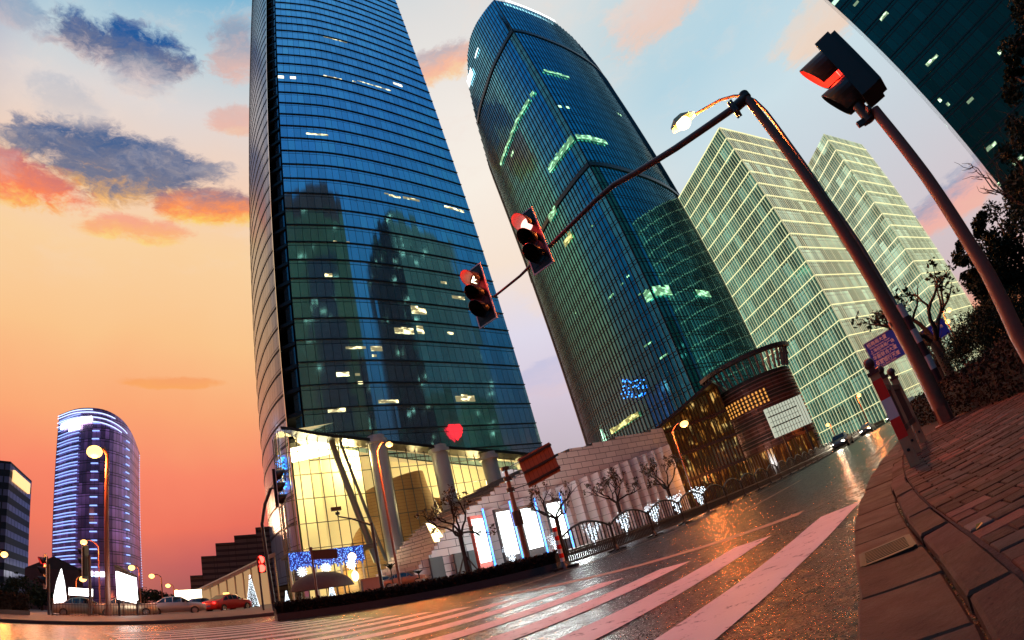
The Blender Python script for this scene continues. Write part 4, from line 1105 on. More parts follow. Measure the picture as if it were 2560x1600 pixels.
# ------------------------------------------------------------------ signal gear
def signal_head(parent, tf, n_l, back, lit, arrow=None, D=.4, visor_l=.36, M_lit=None, closed=0):
    """tf maps local (x right, y out, z up from the middle of the head) to the world; back = (w, h) of the board or None"""
    H = D*n_l*1.12
    mb = MB()
    mb.box((0, -.08, 0), (D*1.08, .16, H), tf=tf); hd = mb.build('signal_head', M_black, parent)
    if back:
        w, h = back; mb = MB(); mb.box((0, -.02, 0), (w, .02, h), tf=tf); mb.build('backboard', M_black, hd)
        mb = MB(); e = .035
        for x, z, sx, sz in ((-w/2, 0, e, h+e), (w/2, 0, e, h+e), (0, -h/2, w, e), (0, h/2, w, e)): mb.box((x, -.012, z), (sx, .03, sz), tf=tf)
        mb.build('board_edge', M_white, hd)
    for i in range(n_l):
        zc = H/2-D*1.12*(i+.5); r = D*.47
        mb = MB(); n = 20
        mb.face([tf(r*math.cos(2*PI*k/n), .015, zc+r*math.sin(2*PI*k/n)) for k in range(n)])
        on = i in lit
        mb.build('lens', (M_lit or M_redlens) if on and not arrow else mat('dead_lens', (.02, .012, .012), .2), hd)
        if on and arrow:
            mb = MB()
            mb.bar(tf(-r*.55, .03, zc), tf(r*.1, .03, zc+r*.6), .06, .02).bar(tf(-r*.55, .03, zc), tf(r*.1, .03, zc-r*.6), .06, .02).bar(tf(-.2*r, .03, zc), tf(r*.7, .03, zc), .05, .02)
            mb.build('arrow', emis('arrow_light', (1, .8, .5), 6), hd)
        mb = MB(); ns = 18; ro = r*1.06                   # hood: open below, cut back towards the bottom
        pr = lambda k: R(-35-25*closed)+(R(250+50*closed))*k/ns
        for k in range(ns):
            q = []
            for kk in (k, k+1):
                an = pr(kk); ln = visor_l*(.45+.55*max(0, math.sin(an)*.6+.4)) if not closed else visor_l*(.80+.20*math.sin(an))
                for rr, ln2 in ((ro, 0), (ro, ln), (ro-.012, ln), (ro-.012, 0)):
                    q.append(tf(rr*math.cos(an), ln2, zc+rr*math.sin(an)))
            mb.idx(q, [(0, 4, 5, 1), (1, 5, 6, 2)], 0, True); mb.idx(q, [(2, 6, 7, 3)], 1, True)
        mb.build('visor', [mat('lit_hood', (.05, .02, .022), .45) if on else M_black, mat('hood_glow_lining', (.22, .13, .13), .5) if on else M_black], hd)  # lit lens's hood gets a redder, paler colour to carry its glow
    return hd
# mast with the long arm
def mast():
    b = at_z(2369, 1058, .06); b.z = .06
    th = thing('traffic_signal_mast', 'tall brown mast whose long arm carries two red signal heads over the road', 'traffic light', b)
    top = at_d(1852, 250, b.xy.length).z
    MB().tube([b, b+Vector((0, 0, .6)), b+Vector((0, 0, 3)), b+Vector((0, 0, top))], [.155, .14, .128, .098], 20).build('pole', M_pole, th)
    mb = MB(); mb.box((b.x, b.y, .075), (.44, .44, .03), R(42))
    for k in range(4):
        an = R(42+90*k); o = Vector((math.cos(an), math.sin(an), 0)); mb.bar(b+o*.14+Vector((0, 0, .05)), b+o*.14+Vector((0, 0, .3)), .16, .02, up=o)
    mb.build('base_plate', M_pole, th)
    MB().sphere(b+Vector((0, 0, top)), .125, 16, 10, sz=(1, 1, .7)).tube([b+Vector((0, 0, top-.12)), b+Vector((0, 0, top-.02))], .122, 16).build('cap', M_pole_dark, th)
    arm = Vector((-UX*0-UY, UX, 0)).normalized()          # across the road
    A = lambda s, z: Vector((b.x, b.y, 0))+arm*s+Vector((0, 0, z))
    def s_of(px, py):
        d = ray(px, py); az = math.atan2(d.x, d.y); tn = math.tan(az)
        s = (b.x-tn*b.y)/(tn*arm.y-arm.x); q = A(s, 0); return s, EYE+q.xy.length*d.z/math.hypot(d.x, d.y)
    path = [s_of(1815, 290), s_of(1690, 370), s_of(1590, 432), s_of(1535, 462), s_of(1490, 500), s_of(1440, 550), s_of(1380, 610), s_of(1300, 690), s_of(1235, 742)]
    rad = [.085, .082, .076, .07, .066, .062, .056, .038, .036]
    MB().tube([A(.05, path[0][1])]+[A(*p) for p in path[1:]], rad, 16).build('arm', mat('arm_steel', (.15, .075, .065), .4, .3, var=(9, .35)), th)
    mb = MB(); z = path[0][1]
    mb.tube([A(.0, z+.03), A(.34, z+.02)], .125, 14).box(tuple(A(.4, z)), (.06, .32, .32), R(-42)).box(tuple(A(.33, z)), (.06, .32, .32), R(-42))
    mb.build('arm_socket', M_pole_dark, th)
    n = -Vector((UX, UY, 0)); n = Vector((math.sin(R(226)), math.cos(R(226)), 0))
    for (px, py), arrow in (((1341, 604), None), ((1209, 740), 1)):
        s, z = s_of(px, py); c = A(s, z)+n*.16
        tilt = frame(c, n)
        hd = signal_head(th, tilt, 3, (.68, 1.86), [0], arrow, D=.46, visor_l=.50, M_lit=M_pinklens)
        light('POINT', 'signal_light', tilt(0, .62, .42), 30, (1, .03, .015), hd, size=.2)
        aim = Vector((2.6, 4.0, 0))-tilt(0, .65, .40); light('SPOT', 'red_wash_spot', tilt(0, .65, .40), 750, (1, .035, .015), hd, size=.15, rot=aim.to_track_quat('-Z', 'Y').to_euler(), spot=R(100))  # extra red spot, added for the tail light wash on the near road
        mb = MB(); q = frame(c, n)
        mb.bar(q(0, -.25, .0), q(0, -.2, .3), .1, .1).cut().bar(q(.2, -.1, -.86), q(.2, -.34, -.70), .03).bar(q(.2, -.34, -.70), q(.2, -.02, -.55), .03).bar(q(-.2, -.1, -.86), q(-.2, -.34, -.70), .03)
        mb.build_each('bracket', M_pole_dark, hd)
    p = at_d(2128, 868, b.xy.length-.13); v = Vector((p.x-b.x, p.y-b.y, 0)).normalized(); f = frame(Vector((b.x, b.y, p.z))+v*.138, v)
    MB().box((0, 0, 0), (.15, .008, .085), tf=f).build('sticker', mat('orange_sticker', (.6, .28, .2), .5), th)
    mb = MB()
    for k in range(3): mb.box((.02, .006, -.022+.022*k), (.085, .004, .006), tf=f)
    mb.build('sticker_print', mat('sticker_ink', (.35, .06, .04), .5), th)
mast()
# lamp post behind it, its arc passing over the mast head
def near_lamp():
    d = 14.0; b = pol(48.75, d, .06)
    th = thing('street_lamp', 'lit street lamp on a curved arm above the signal mast with striped base', 'street lamp', b)
    top = at_d(1905, 330, d)
    pole = [b, b+Vector((0, 0, 2.2))]+[at_d(x, y, d) for x, y in ((2275, 838), (2209, 716), (2146, 608), (2068, 498), (2010, 410), (1971, 355))]
    head = at_d(1738, 286, d-.3)
    bend = [at_d(1940, 311, d), at_d(1915, 278, d), at_d(1888, 252, d), at_d(1862, 240, d-.1), at_d(1835, 240, d-.15), at_d(1800, 250, d-.2), at_d(1770, 267, d-.25), head]
    MB().tube(pole+bend, [.105, .1]+[.085, .08, .072, .066, .06, .055]+[.05]*4+[.042]*4, 14).build('pole', mat('lamp_pole_steel', (.2, .11, .09), .4, .3, var=(8, .3)), th)
    x = b+Vector((0, 0, 0)); z = .7
    stripes = mat('stripe_white', (.62, .42, .40), .5), mat('stripe_maroon', (.06, .008, .01), .5)
    for k in range(6):
        MB().tube([x+Vector((0, 0, z+.32*k)), x+Vector((0, 0, z+.32*k+.32))], .118, 18).build('stripe', stripes[(k+1) % 2], th)
    g = head-at_d(1800, 250, d-.2); g.z = 0; g.normalize()
    f = frame(head, g); mb = MB(); P = []
    prof = [(-.02, .10, .03, .05), (.12, .19, .05, .12), (.35, .24, .02, .20), (.6, .22, -.04, .17), (.82, .10, -.08, .02)]
    for y, w, zb, zt in prof: P += [f(-w, y, zb), f(-w*.7, y, zt), f(w*.7, y, zt), f(w, y, zb)]
    F = []
    for i in range(len(prof)-1):
        for j in range(3): F.append((i*4+j, i*4+j+1, i*4+5+j, i*4+4+j))
    F += [(0, 1, 2, 3), (16, 19, 18, 17)]
    mb.idx(P, F); hd = mb.build('lamp_head', mat('lamp_shell', (.4, .3, .15), .4, .3), th)
    MB().sphere(f(0, .42, -.03), .22, 16, 10, sz=(1, 1, .8)).build('lamp_glass', M_lamp_w, hd)
    light('POINT', 'lamp_light', f(0, .42, -.4), 3600, (1, .20, .035), th, size=.2)
near_lamp()
# right-hand pedestrian signal seen from the side
def ped_signal():
    d = 4.6; b = pol(56.75, d, .06)
    th = thing('pedestrian_signal', 'two lens pedestrian signal seen from the side, red glow in its upper hood', 'traffic light', b)
    p = [b]+[at_d(x, y, d) for x, y in ((2543, 836), (2471, 686), (2412, 590), (2316, 442), (2200, 292), (2186, 272))]
    MB().tube(p, [.062, .058, .054, .051, .048, .045, .04], 20).build('pole', mat('red_brown_pole', (.26, .075, .055), .40, .05, var=(7, .3), bump=(50, .1)), th)
    zt = p[-1].z; c = Vector((b.x, b.y, 0))
    mb = MB(); mb.bar(c+Vector((-.1, .06, zt-.03)), c+Vector((.1, -.06, zt-.03)), .035, .045).bar(c+Vector((-.05, -.1, zt+.0)), c+Vector((.05, .1, zt+.0)), .03, .04)
    mb.tube([c+Vector((0, 0, zt-.05)), c+Vector((0, 0, zt+.12))], .05, 12); mb.build('collar', M_pole_dark, th)
    nrm = Vector((math.sin(R(-36)), math.cos(R(-36)), 0))
    H = .66; cz = zt+.09+H/2
    tf = frame(c+Vector((.05, -.03, cz))-nrm*.02, nrm)
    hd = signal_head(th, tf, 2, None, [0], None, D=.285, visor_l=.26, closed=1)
    mb = MB(); mb.box((0, -.185, 0), (.25, .05, H-.06), tf=tf); mb.build('case_back', M_black, hd)
    light('POINT', 'signal_light', tf(0, .13, .16), 9, (1, .03, .01), th, size=.06)
ped_signal()

# ------------------------------------------------------------------ street lamps further off
def far_lamp(label, base, lamp_px, d, lamp_r, power, arm=1.4, side=-1, group=None, col=LAMP_O, r=.07):
    """pole at plan point base; lamp where the sight line to lamp_px reaches distance d"""
    h = at_d(lamp_px[0], lamp_px[1], d); b = Vector((base.x, base.y, .12))
    th = thing('street_lamp', label, 'street lamp', b, group)
    top = Vector((b.x, b.y, h.z-.25)); g = (h-top); g.z = 0
    mid = [top+g*f+Vector((0, 0, .55*math.sin(f*PI*.62))) for f in (.05, .2, .4, .65, .9)]
    MB().tube([b, b+Vector((0, 0, 1.2)), top-Vector((0, 0, 1.0)), top-Vector((0, 0, .4))]+mid+[h+Vector((0, 0, .1))], [r*1.5, r*1.25, r]+[r*.85]*7, 10).build('pole', M_pole, th)
    gd = g.normalized() if g.length > .01 else Vector((1, 0, 0)); f = frame(h, gd)
    mb = MB(); s = max(.5, lamp_r*1.6)
    mb.hexa([f(-.12, -.1, .03), f(.12, -.1, .03), f(.1, s, 0), f(-.1, s, 0)], [f(-.08, -.1, .16), f(.08, -.1, .16), f(.06, s, .1), f(-.06, s, .1)]); hd = mb.build('lamp_head', M_pole_dark, th)
    MB().sphere(f(0, s*.5, -.02), lamp_r, 14, 8, sz=(1, 1, .75)).build('lamp_glass', M_lamp, hd)
    light('POINT', 'lamp_light', f(0, s*.5, -lamp_r-.3), power*4, col, th, size=lamp_r)
    return th
a_ = lambda px, py, d: at_d(px, py, d)
far_lamp('tall lit lamp post rising in front of the LED tower', a_(270, 1490, 42), (253, 1130), 42, .62, 1500, r=.16)
far_lamp('orange lit lamp on a curved pole in front of the glass lobby', a_(1000, 1460, 36), (965, 1113), 35.6, .24, 900)
far_lamp('orange lit lamp in front of the amber shop windows', a_(1739, 1250, 56), (1703, 1063), 55.5, .42, 700)
far_lamp('small orange lamp just above the dark unlit signal before the LED tower', a_(248, 1440, 62), (215, 1356), 61, .36, 500)
far_lamp('small orange lamp half cut off, in front of the dark office block', a_(-12, 1490, 55), (3, 1385), 55, .34, 600)
g_ = 'small distant orange street lamps around the LED tower'
for (bx, lx, ly, dd, lab) in ((350, 336, 1419, 85, 'distant orange lamp at the foot of the LED tower'), (406, 385, 1440, 110, 'highest of the three small orange lamps between LED tower and stepped building'),
                              (437, 425, 1464, 150, 'middle one of the three small orange lamps between LED tower and stepped building'), (456, 446, 1478, 190, 'lowest and smallest of the three small orange lamps near the stepped building'),
                              (190, 200, 1447, 75, 'small orange lamp low behind the white strip sign, beside the dark signal')):
    far_lamp(lab, a_(bx, ly+50, dd), (lx, ly), dd, .3+.0022*dd, 150, group=g_, r=.05+.0005*dd)
g_ = 'orange street lamps receding along the road towards the green towers'
for (bx, by, lx, ly, dd, lab) in ((2165, 1045, 2143, 990, 95, 'orange lamp beside the red and white post ball'), (2092, 1100, 2073, 1060, 120, 'orange lamp far along the median railing'),
                                  (2418, 900, 2366, 779, 60, 'upper of the two curved lamps behind the staked thick tree'), (2412, 905, 2364, 807, 72, 'lower of the two curved lamps behind the staked thick tree')):
    far_lamp(lab, a_(bx, by, dd), (lx, ly), dd, .14+.0022*dd, 350, group=g_, r=.06)

# ------------------------------------------------------------------ small signal poles at the left, camera pole, name plate
def left_signal(label, base, head_px, d, size, face, lit, bend=None, n=3, board=True, pole_r=.08):
    b = Vector((base.x, base.y, .12)); th = thing('traffic_signal', label, 'traffic light', b)
    h = at_d(head_px[0], head_px[1], d)
    tf = frame(h, face)
    pts = [b]+[at_d(x, y, d) for x, y in bend]+[tf(0, -.3, 0)] if bend else [b, Vector((b.x, b.y, h.z+.5))]
    MB().tube(pts, [pole_r*1.2]+[pole_r]*(len(pts)-1), 12).build('pole', M_pole_dark, th)
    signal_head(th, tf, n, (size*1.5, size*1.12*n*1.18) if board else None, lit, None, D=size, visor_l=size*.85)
    mb = MB(); mb.tube([pts[-1], h], .04, 8); mb.build('bracket', M_pole_dark, th); return th
face = Vector((math.sin(R(72)), math.cos(R(72)), 0))
left_signal('large dark three lens signal, side view, on a bent pole beside the lobby corner', a_(684, 1500, 25), (693, 1220), 25, .50, face, [], bend=[(668, 1400), (655, 1310), (662, 1262), (672, 1235)], pole_r=.075)
ls = left_signal('small red lit signal hanging by the bent pole over the pavilion', a_(656, 1500, 31), (653, 1410), 31, .42, Vector((.3, -1, 0)), [0, 1], n=2, board=False, pole_r=.05)
light('POINT', 'signal_light', at_d(653, 1402, 30), 30, (1, .03, .02), ls, size=.2)
l2 = left_signal('red lit signal on a straight pole in front of the low gabled hall', a_(122, 1500, 44), (112, 1428), 44, .62, Vector((-.8, -1, 0)), [0], n=3, pole_r=.09)
left_signal('dark unlit three lens signal, side view, in front of the LED tower', a_(226, 1500, 44), (212, 1405), 44, .62, Vector((-1, -.15, 0)), [], n=3, pole_r=.1)
b = a_(958, 1482, 30); b.z = .12
th = thing('camera_pole', 'dark pole with a short arm carrying a traffic camera before the lobby', 'camera pole', b)
tp = at_d(926, 1312, 30)
MB().tube([b, Vector((b.x, b.y, tp.z+.1))], [.1, .075], 12).build('pole', M_pole_dark, th)
e = at_d(845, 1291, 30); MB().tube([tp, at_d(880, 1297, 30), e], [.06, .045, .04], 10).build('arm', M_pole_dark, th)
MB().tube([e, e+Vector((0, 0, .3))], .04, 8).box(tuple(e+Vector((-.05, 0, .42))), (.55, .2, .2), R(20)).box(tuple(e+Vector((0, 0, .16))), (.2, .2, .14)).build('camera', M_black, th)
b = a_(797, 1512, 24); b.z = .12; tp = at_d(773, 1372, 24)
th = thing('street_name_sign', 'dark blank street name blade on a thin post before the blue light curtain', 'street sign', b)
MB().tube([b, Vector((b.x, b.y, tp.z))], .045, 10).sphere((b.x, b.y, tp.z), .075).build('post', M_pole, th)
p, q = at_d(778, 1387, 24), at_d(843, 1384, 24.3); mb = MB(); mb.bar(p, q, .05, .40); mb.build('blade', mat('maroon_blade', (.035, .012, .03), .4), th)

# billboard seen from behind on a knobbly post
b = rd(24, 22, .12); b = pol(6.6, 31, .12)
th = thing('billboard', 'orange lit billboard back with three dark crossbars on a knobbly post', 'billboard', b)
tp = at_d(1262, 1172, 31)
mb = MB(); mb.tube([b, Vector((b.x, b.y, 2.6)), Vector((b.x, b.y, tp.z))], [.14, .12, .1], 14)
mb.tube([b, b+Vector((0, 0, .25))], [.34, .2], 12); mb.build('post', M_pole, th)
mb = MB()
for z in (tp.z-.02, tp.z-.62, tp.z-1.25): mb.tube([Vector((b.x, b.y, z-.12)), Vector((b.x, b.y, z+.12))], .24, 12).cut()
mb.tube([Vector((b.x, b.y, 2.3)), Vector((b.x, b.y, 3.1))], .26, 14); mb.build_each('clamp', M_pole_dark, th)
c0, c1, c2, c3 = at_d(1294, 1148, 31), at_d(1373, 1105, 32), at_d(1402, 1177, 32), at_d(1323, 1220, 31)
mb = MB(); o = Vector((0, .06, 0)); mb.hexa([c0, c1, c1+o, c0+o], [c3, c2, c2+o, c3+o]); mb.build('panel', mat('orange_sheet', (.42, .12, .06), .55, var=(1.5, .2)), th)
mb = MB()
for k in range(1, 8): mb.bar(c0.lerp(c1, k/8)-o*.2, c3.lerp(c2, k/8)-o*.2, .025, .02)
mb.build('seam', mat('panel_seam', (.2, .05, .03), .6), th)
mb = MB()
for f, z in ((.1, tp.z-.02), (.5, tp.z-.62), (.88, tp.z-1.25)): mb.bar(c0.lerp(c3, f)-o*1.2, c1.lerp(c2, f)-o*1.2, .14, .14).bar(Vector((b.x, b.y, z)), c0.lerp(c3, f)-o*1.2, .05, .05)
mb.build('crossbar', M_pole_dark, th)

# ------------------------------------------------------------------ median railing
def rail_panel():
    th = thing('median_railing', 'railing', 'railing', (0, 0, 0))
    L = 2.6
    mb = MB(); A_ = lambda x: .80+.30*(1-(2*x/L-1)**2)
    mb.tube([(0, L*i/12, A_(L*i/12)) for i in range(13)], .032, 8)
    mb.bar((0, .04, .42), (0, L-.04, .42), .035, .05).bar((0, .04, .12), (0, L-.04, .12), .035, .05); mb.build('arched_rail', M_rail, th)
    mb = MB()
    for k in range(1, 13): y = L*k/13; mb.bar((0, y, .12), (0, y, A_(y)), .026)
    for k in range(1, 26): y = L*k/26; mb.bar((0, y, .12), (0, y, .42), .03)
    mb.build('picket', M_rail, th)
    MB().tube([(0, 0, .05), (0, 0, .9)], .04, 8).build('post', M_rail, th)
    mb = MB()
    mb.tube([(0, 0, .02), (0, 0, .12), (0, 0, .2)], [.13, .09, .05], 10)
    for k in range(5): an = 2*PI*k/5+.3; mb.bar((0, 0, .05), (.3*math.cos(an), .3*math.sin(an), .025), .09, .045)
    mb.build('foot', M_rail, th); return th
M_rail = mat('railing_paint', (.02, .022, .018), .4, .2)
rp = rail_panel()
fa, fb = at_z(1426, 1418), at_z(1821, 1263)
fa = Vector((2.75, 15.3, 0)); fd = Vector((math.sin(R(46.6)), math.cos(R(46.6)), 0))
for i in range(60):
    p = fa+fd*(2.6*i); rz = -math.atan2(fd.x, fd.y)
    lab = 'black arched railing panel that starts at the red banded bollard' if i == 0 else 'black arched railing panel along the median, number %d from the near end' % (i+1)
    if i == 0: rp.location = p; rp.rotation_euler = (0, 0, rz); rp['label'] = lab; rp['group'] = 'arched railing panels along the road median'
    else:
        c = clone(rp, p, rz, 'black arched railing panel in the row receding along the road median', 'arched railing panels along the road median')
# bollard at the near end of the railing
b = at_z(1426, 1418); b = fa+fd*-.15
th = thing('bollard', 'red and white banded bollard on a black foot at the railing end', 'bollard', b)
MB().tube([b+Vector((0, 0, .15)), b+Vector((0, 0, 1.15))], .06, 12).build('post', M_white, th)
mb = MB()
for k in range(4): mb.cut().tube([b+Vector((0, 0, .3+.24*k)), b+Vector((0, 0, .42+.24*k))], .064, 12)
mb.build_each('red_band', M_red, th)
mb = MB(); mb.tube([b, b+Vector((0, 0, .2))], [.2, .08], 12)
for k in range(4): an = R(45+90*k); mb.bar(b+Vector((0, 0, .04)), b+Vector((math.cos(an)*.42, math.sin(an)*.42, .03)), .14, .06)
mb.build('foot', M_black, th)

# ------------------------------------------------------------------ leaves and trees
def leaf_cloud(mb, c, r, n, size, mi=0, squash=(1, 1, 1), rng=random):
    for _ in range(n):
        v = Vector((rng.gauss(0, 1), rng.gauss(0, 1), rng.gauss(0, 1))).normalized()*(rng.random()**.45)*r
        p = Vector(c)+Vector((v.x*squash[0], v.y*squash[1], v.z*squash[2]))
        a = Vector((rng.gauss(0, 1), rng.gauss(0, 1), rng.gauss(0, .7))).normalized(); b = a.cross(Vector((rng.gauss(0, 1), rng.gauss(0, 1), rng.gauss(0, 1)))).normalized()
        s = size*rng.uniform(.6, 1.4)
        mb.face([p-a*s*.5, p+b*s*.3, p+a*s*.5, p-b*s*.3], mi=mi)
    return mb
def limb(mb, a, d, L, r0, r1, n, rng, curl=.34):
    pts = [Vector(a)]; d = Vector(d).normalized()
    for i in range(n):
        d = (d+Vector((rng.gauss(0, curl), rng.gauss(0, curl), rng.gauss(0, curl)*.7+.08))).normalized(); pts.append(pts[-1]+d*L/n)
    mb.tube(pts, [r0+(r1-r0)*i/n for i in range(n+1)], 7); return pts, d
def bare_tree(label, base, H, seed, leaves=30, spread=1.0, tilt=(0, 0), stakes=True, group='pollarded street trees', leafM=None, r=.115, ls=.12):
    rng = random.Random(seed); b = Vector(base); th = thing('bare_tree', label, 'tree', b, group)
    mt = MB(); fork = b+Vector((tilt[0]*.45*H, tilt[1]*.45*H, .45*H))
    mt.tube([b, b.lerp(fork, .5)+Vector((rng.gauss(0, .03), rng.gauss(0, .03), 0)), fork, fork+Vector((0, 0, .08))], [r*1.3, r, r*1.15, r*.9], 10); mt.build('trunk', M_bark, th)
    mb = MB(); ml = MB(); n = 6
    for k in range(n):
        an = 2*PI*k/n+rng.uniform(-.3, .3)
        pts, d = limb(mb, fork, (math.cos(an)*spread, math.sin(an)*spread, .75+.5*rng.random()), .30*H, r*.6, r*.34, 5, rng)
        for j in range(3):
            p2, d2 = limb(mb, pts[-1-(j == 2)], d+Vector((rng.gauss(0, .6), rng.gauss(0, .6), .35+rng.random()*.4)), H*rng.uniform(.14, .27), r*.3, r*.14, 4, rng)
            for q in range(3):
                p3, d3 = limb(mb, p2[-1-q % 3], d2+Vector((rng.gauss(0, .6), rng.gauss(0, .6), .2)), H*rng.uniform(.06, .13), r*.14, r*.05, 3, rng)
                if rng.random() < leaves/36: leaf_cloud(ml, p3[-1], .2, 14, ls*1.3, rng=rng)
    mb.build('branch', M_bark, th)
    if ml.v: ml.build('foliage', leafM or M_leaf_dry, th)
    if stakes:
        ms = MB()
        for k in range(3):
            an = 2*PI*k/3+.4; ms.bar(b+Vector((math.cos(an)*.75, math.sin(an)*.75, 0)), b+Vector((tilt[0]*.3, tilt[1]*.3, H*.26)), .06)
        ms.build('stake', mat('stake_wood', (.05, .03, .02), .8), th)
    return th
bare_tree('bare pruned tree with dry leaves and stakes in front of the glass lobby', pol(.6, 30, .13), 5.0, 3, 26, 1.05)
bare_tree('bare pruned tree between the billboard post and the banded bollard', pol(10.3, 33, .13), 4.6, 11, 10, 1.1, stakes=False)
bare_tree('bare pruned tree in front of the white stone slats', pol(16.5, 40, .13), 5.0, 21, 22, 1.1, stakes=False)
bare_tree('bare pruned tree with yellow leaves beside the amber shop windows', pol(21.6, 46, .13), 5.0, 31, 36, 1.1, stakes=False)
rt = at_d(2378, 935, 15.5); rt.z = .05
bare_tree('thick bare tree with stakes between the signal mast and the bush', rt, 3.5, 45, 12, .9, tilt=(.0, .0), leafM=M_leaf_dark, r=.12, ls=.10)
rng = random.Random(5)
for i, (px, py, d) in enumerate(((2325, 880, 28), (2335, 900, 40), (2355, 905, 55))):
    p = at_d(px, py, d); p.z = .05; bare_tree(('small bare tree behind the striped lamp base', 'second small bare tree beyond the striped lamp base', 'small bare tree under the two curved lamps')[i], p, 3.2, 60+i, 20, 1.0, stakes=False)
# hanging leaf sprays from a branch above, left of the mast
def evergreen(label, base, crowns, n, size, seed, rb=.16):
    rng = random.Random(seed); b = Vector(base); th = thing('evergreen_tree', label, 'tree', b, 'dark evergreen trees beside the pedestrian signal')
    c0 = Vector(crowns[0][0]); mb = MB(); fork = Vector((b.x, b.y, max(1.2, c0.z*.45)))
    mb.tube([b, fork], [rb, rb*.8], 10); mb.build('trunk', M_bark, th)
    mb = MB(); ml = MB()
    for c, r in crowns:
        c = Vector(c); mb.tube([fork, fork.lerp(c, .5)+Vector((rng.gauss(0, .1), rng.gauss(0, .1), .1)), c], [rb*.5, rb*.3, rb*.12], 7)
        for k in range(max(5, int(9*r*r))):
            v = Vector((rng.gauss(0, 1), rng.gauss(0, 1), rng.gauss(0, 1))).normalized()*r*rng.uniform(.45, 1.05)
            q = c+v; mb.tube([c, c.lerp(q, .5)+Vector((0, 0, .05)), q], [rb*.14, rb*.09, rb*.04], 5)
            leaf_cloud(ml, q, r*rng.uniform(.22, .4), n, size, rng=rng)
    mb.build('branch', M_bark, th); ml.build('crown', M_leaf_dark, th); return th
P = at_d
evergreen('dark evergreen tree behind the pedestrian signal pole, above the round bush', pol(60.5, 15, .05), [(P(2520, 600, 14.5), 1.0), (P(2475, 660, 14.2), .9), (P(2530, 700, 14.5), 1.0), (P(2480, 740, 14.2), .8), (P(2445, 690, 14), .5), (P(2470, 590, 14.3), .55), (P(2560, 560, 15), .9), (P(2440, 640, 14), .45), (P(2500, 690, 14), .8), (P(2455, 745, 14), .5), (P(2580, 650, 15), 1.1), (P(2600, 760, 15), 1.0)], 260, .085, 2)
evergreen('dark evergreen with foliage hanging in front of the dark teal tower', pol(75, 10, .05), [(P(2580, 80, 9.5), .55), (P(2570, 210, 9.3), .45), (P(2585, 330, 9.3), .5), (P(2560, 420, 9.5), .5), (P(2590, 480, 9.5), .6), (P(2545, 160, 9.3), .22), (P(2590, 0, 9.5), .5)], 240, .06, 8)
# twiggy bare crown between them
def twigs():
    rng = random.Random(9); b = pol(64.5, 12.5, .05); th = thing('twiggy_tree', 'leafless tree whose fine twigs spread below the dark teal tower', 'tree', b)
    mb = MB(); f = P(2575, 520, 12.3); mb.tube([b, b.lerp(f, .5)+Vector((.1, 0, 0)), f], [.09, .07, .05], 8); mb.build('trunk', M_bark, th)
    mb = MB()
    for tx, ty in ((2440, 440), (2470, 390), (2420, 410), (2500, 330), (2450, 470), (2520, 280), (2490, 440)):
        t = P(tx, ty, 12.3); pts = [f, f.lerp(t, .4)+Vector((rng.gauss(0, .1), rng.gauss(0, .1), rng.gauss(0, .1))), f.lerp(t, .75)+Vector((rng.gauss(0, .08), 0, rng.gauss(0, .08))), t]
        mb.tube(pts, [.022, .014, .009, .005], 5)
        for k in range(7):
            s = f.lerp(t, rng.uniform(.4, 1)); limb(mb, s, (t-f)+Vector((rng.gauss(0, .9), rng.gauss(0, .9), rng.gauss(0, .9))), rng.uniform(.2, .5), .008, .003, 4, rng, .3)
    mb.build('branch', M_bark, th)
twigs()
# hedge, bush, planting bed soil
def hedge():
    F = [(pol(45.6, 16.6), .62), (pol(48.2, 13.2), .66), (pol(51.5, 10.6), .66), (pol(55.1, 8.8), .62), (pol(61, 7.4), .62), (pol(70, 6.6), .62)]
    rng = random.Random(4); th = thing('hedge', 'low clipped dark hedge behind the signal mast base along the pavement', 'hedge', F[2][0])
    core = MB(); pts = [p for p, _ in F]; back = offs(smooth_pts(pts, 4), -2.6); S = smooth_pts(pts, 4)
    for i in range(len(S)-1):
        a, b, c, d = S[i], S[i+1], back[i+1], back[i]
        core.hexa([(p.x, p.y, .04) for p in (a, b, c, d)], [(p.x, p.y, .66) for p in (a, b, c, d)])
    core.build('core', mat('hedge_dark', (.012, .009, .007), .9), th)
    ml = MB()
    for _ in range(15000):
        i = rng.randrange(len(S)-1); f = rng.random(); s = S[i].lerp(S[i+1], f); k = back[i].lerp(back[i+1], f)
        w = rng.random()**2.2; p = s.lerp(k, w*1.0); top = rng.random() < .6
        z = .68+rng.gauss(0, .05) if top else rng.uniform(.06, .7)
        if not top: p = s.lerp(k, rng.gauss(-.01, .02))
        p = Vector((p.x+rng.gauss(0, .03), p.y+rng.gauss(0, .03), z))
        a = Vector((rng.gauss(0, 1), rng.gauss(0, 1), rng.gauss(0, .8))).normalized(); b = a.cross(Vector((rng.gauss(0, 1), rng.gauss(0, 1), rng.gauss(0, 1)))).normalized(); q = rng.uniform(.03, .065)
        ml.face([p-a*q*.6, p+b*q*.35, p+a*q*.6, p-b*q*.35])
    ml.build('foliage', M_leaf_hedge, th)
    th = thing('round_bush', 'rounded dark bush rising behind the hedge beside the evergreen', 'bush', pol(54.5, 13.5, .05)); rng = random.Random(6); ml = MB(); mb = MB()
    for c, r in ((P(2470, 860, 12.6), .75), (P(2520, 830, 12.4), .75), (P(2430, 890, 13), .5), (P(2560, 850, 12.2), .7)):
        g = Vector((c.x, c.y, .05)); mb.cut().tube([g, c], [.03, .012], 6)
        for _ in range(26):
            v = Vector((rng.gauss(0, 1), rng.gauss(0, 1), abs(rng.gauss(0, 1)))).normalized()*r*.8; leaf_cloud(ml, c+v, .28, 190, .045, rng=rng)
    mb.build_each('stem', M_bark, th); ml.build('foliage', M_leaf_dark, th)
hedge()
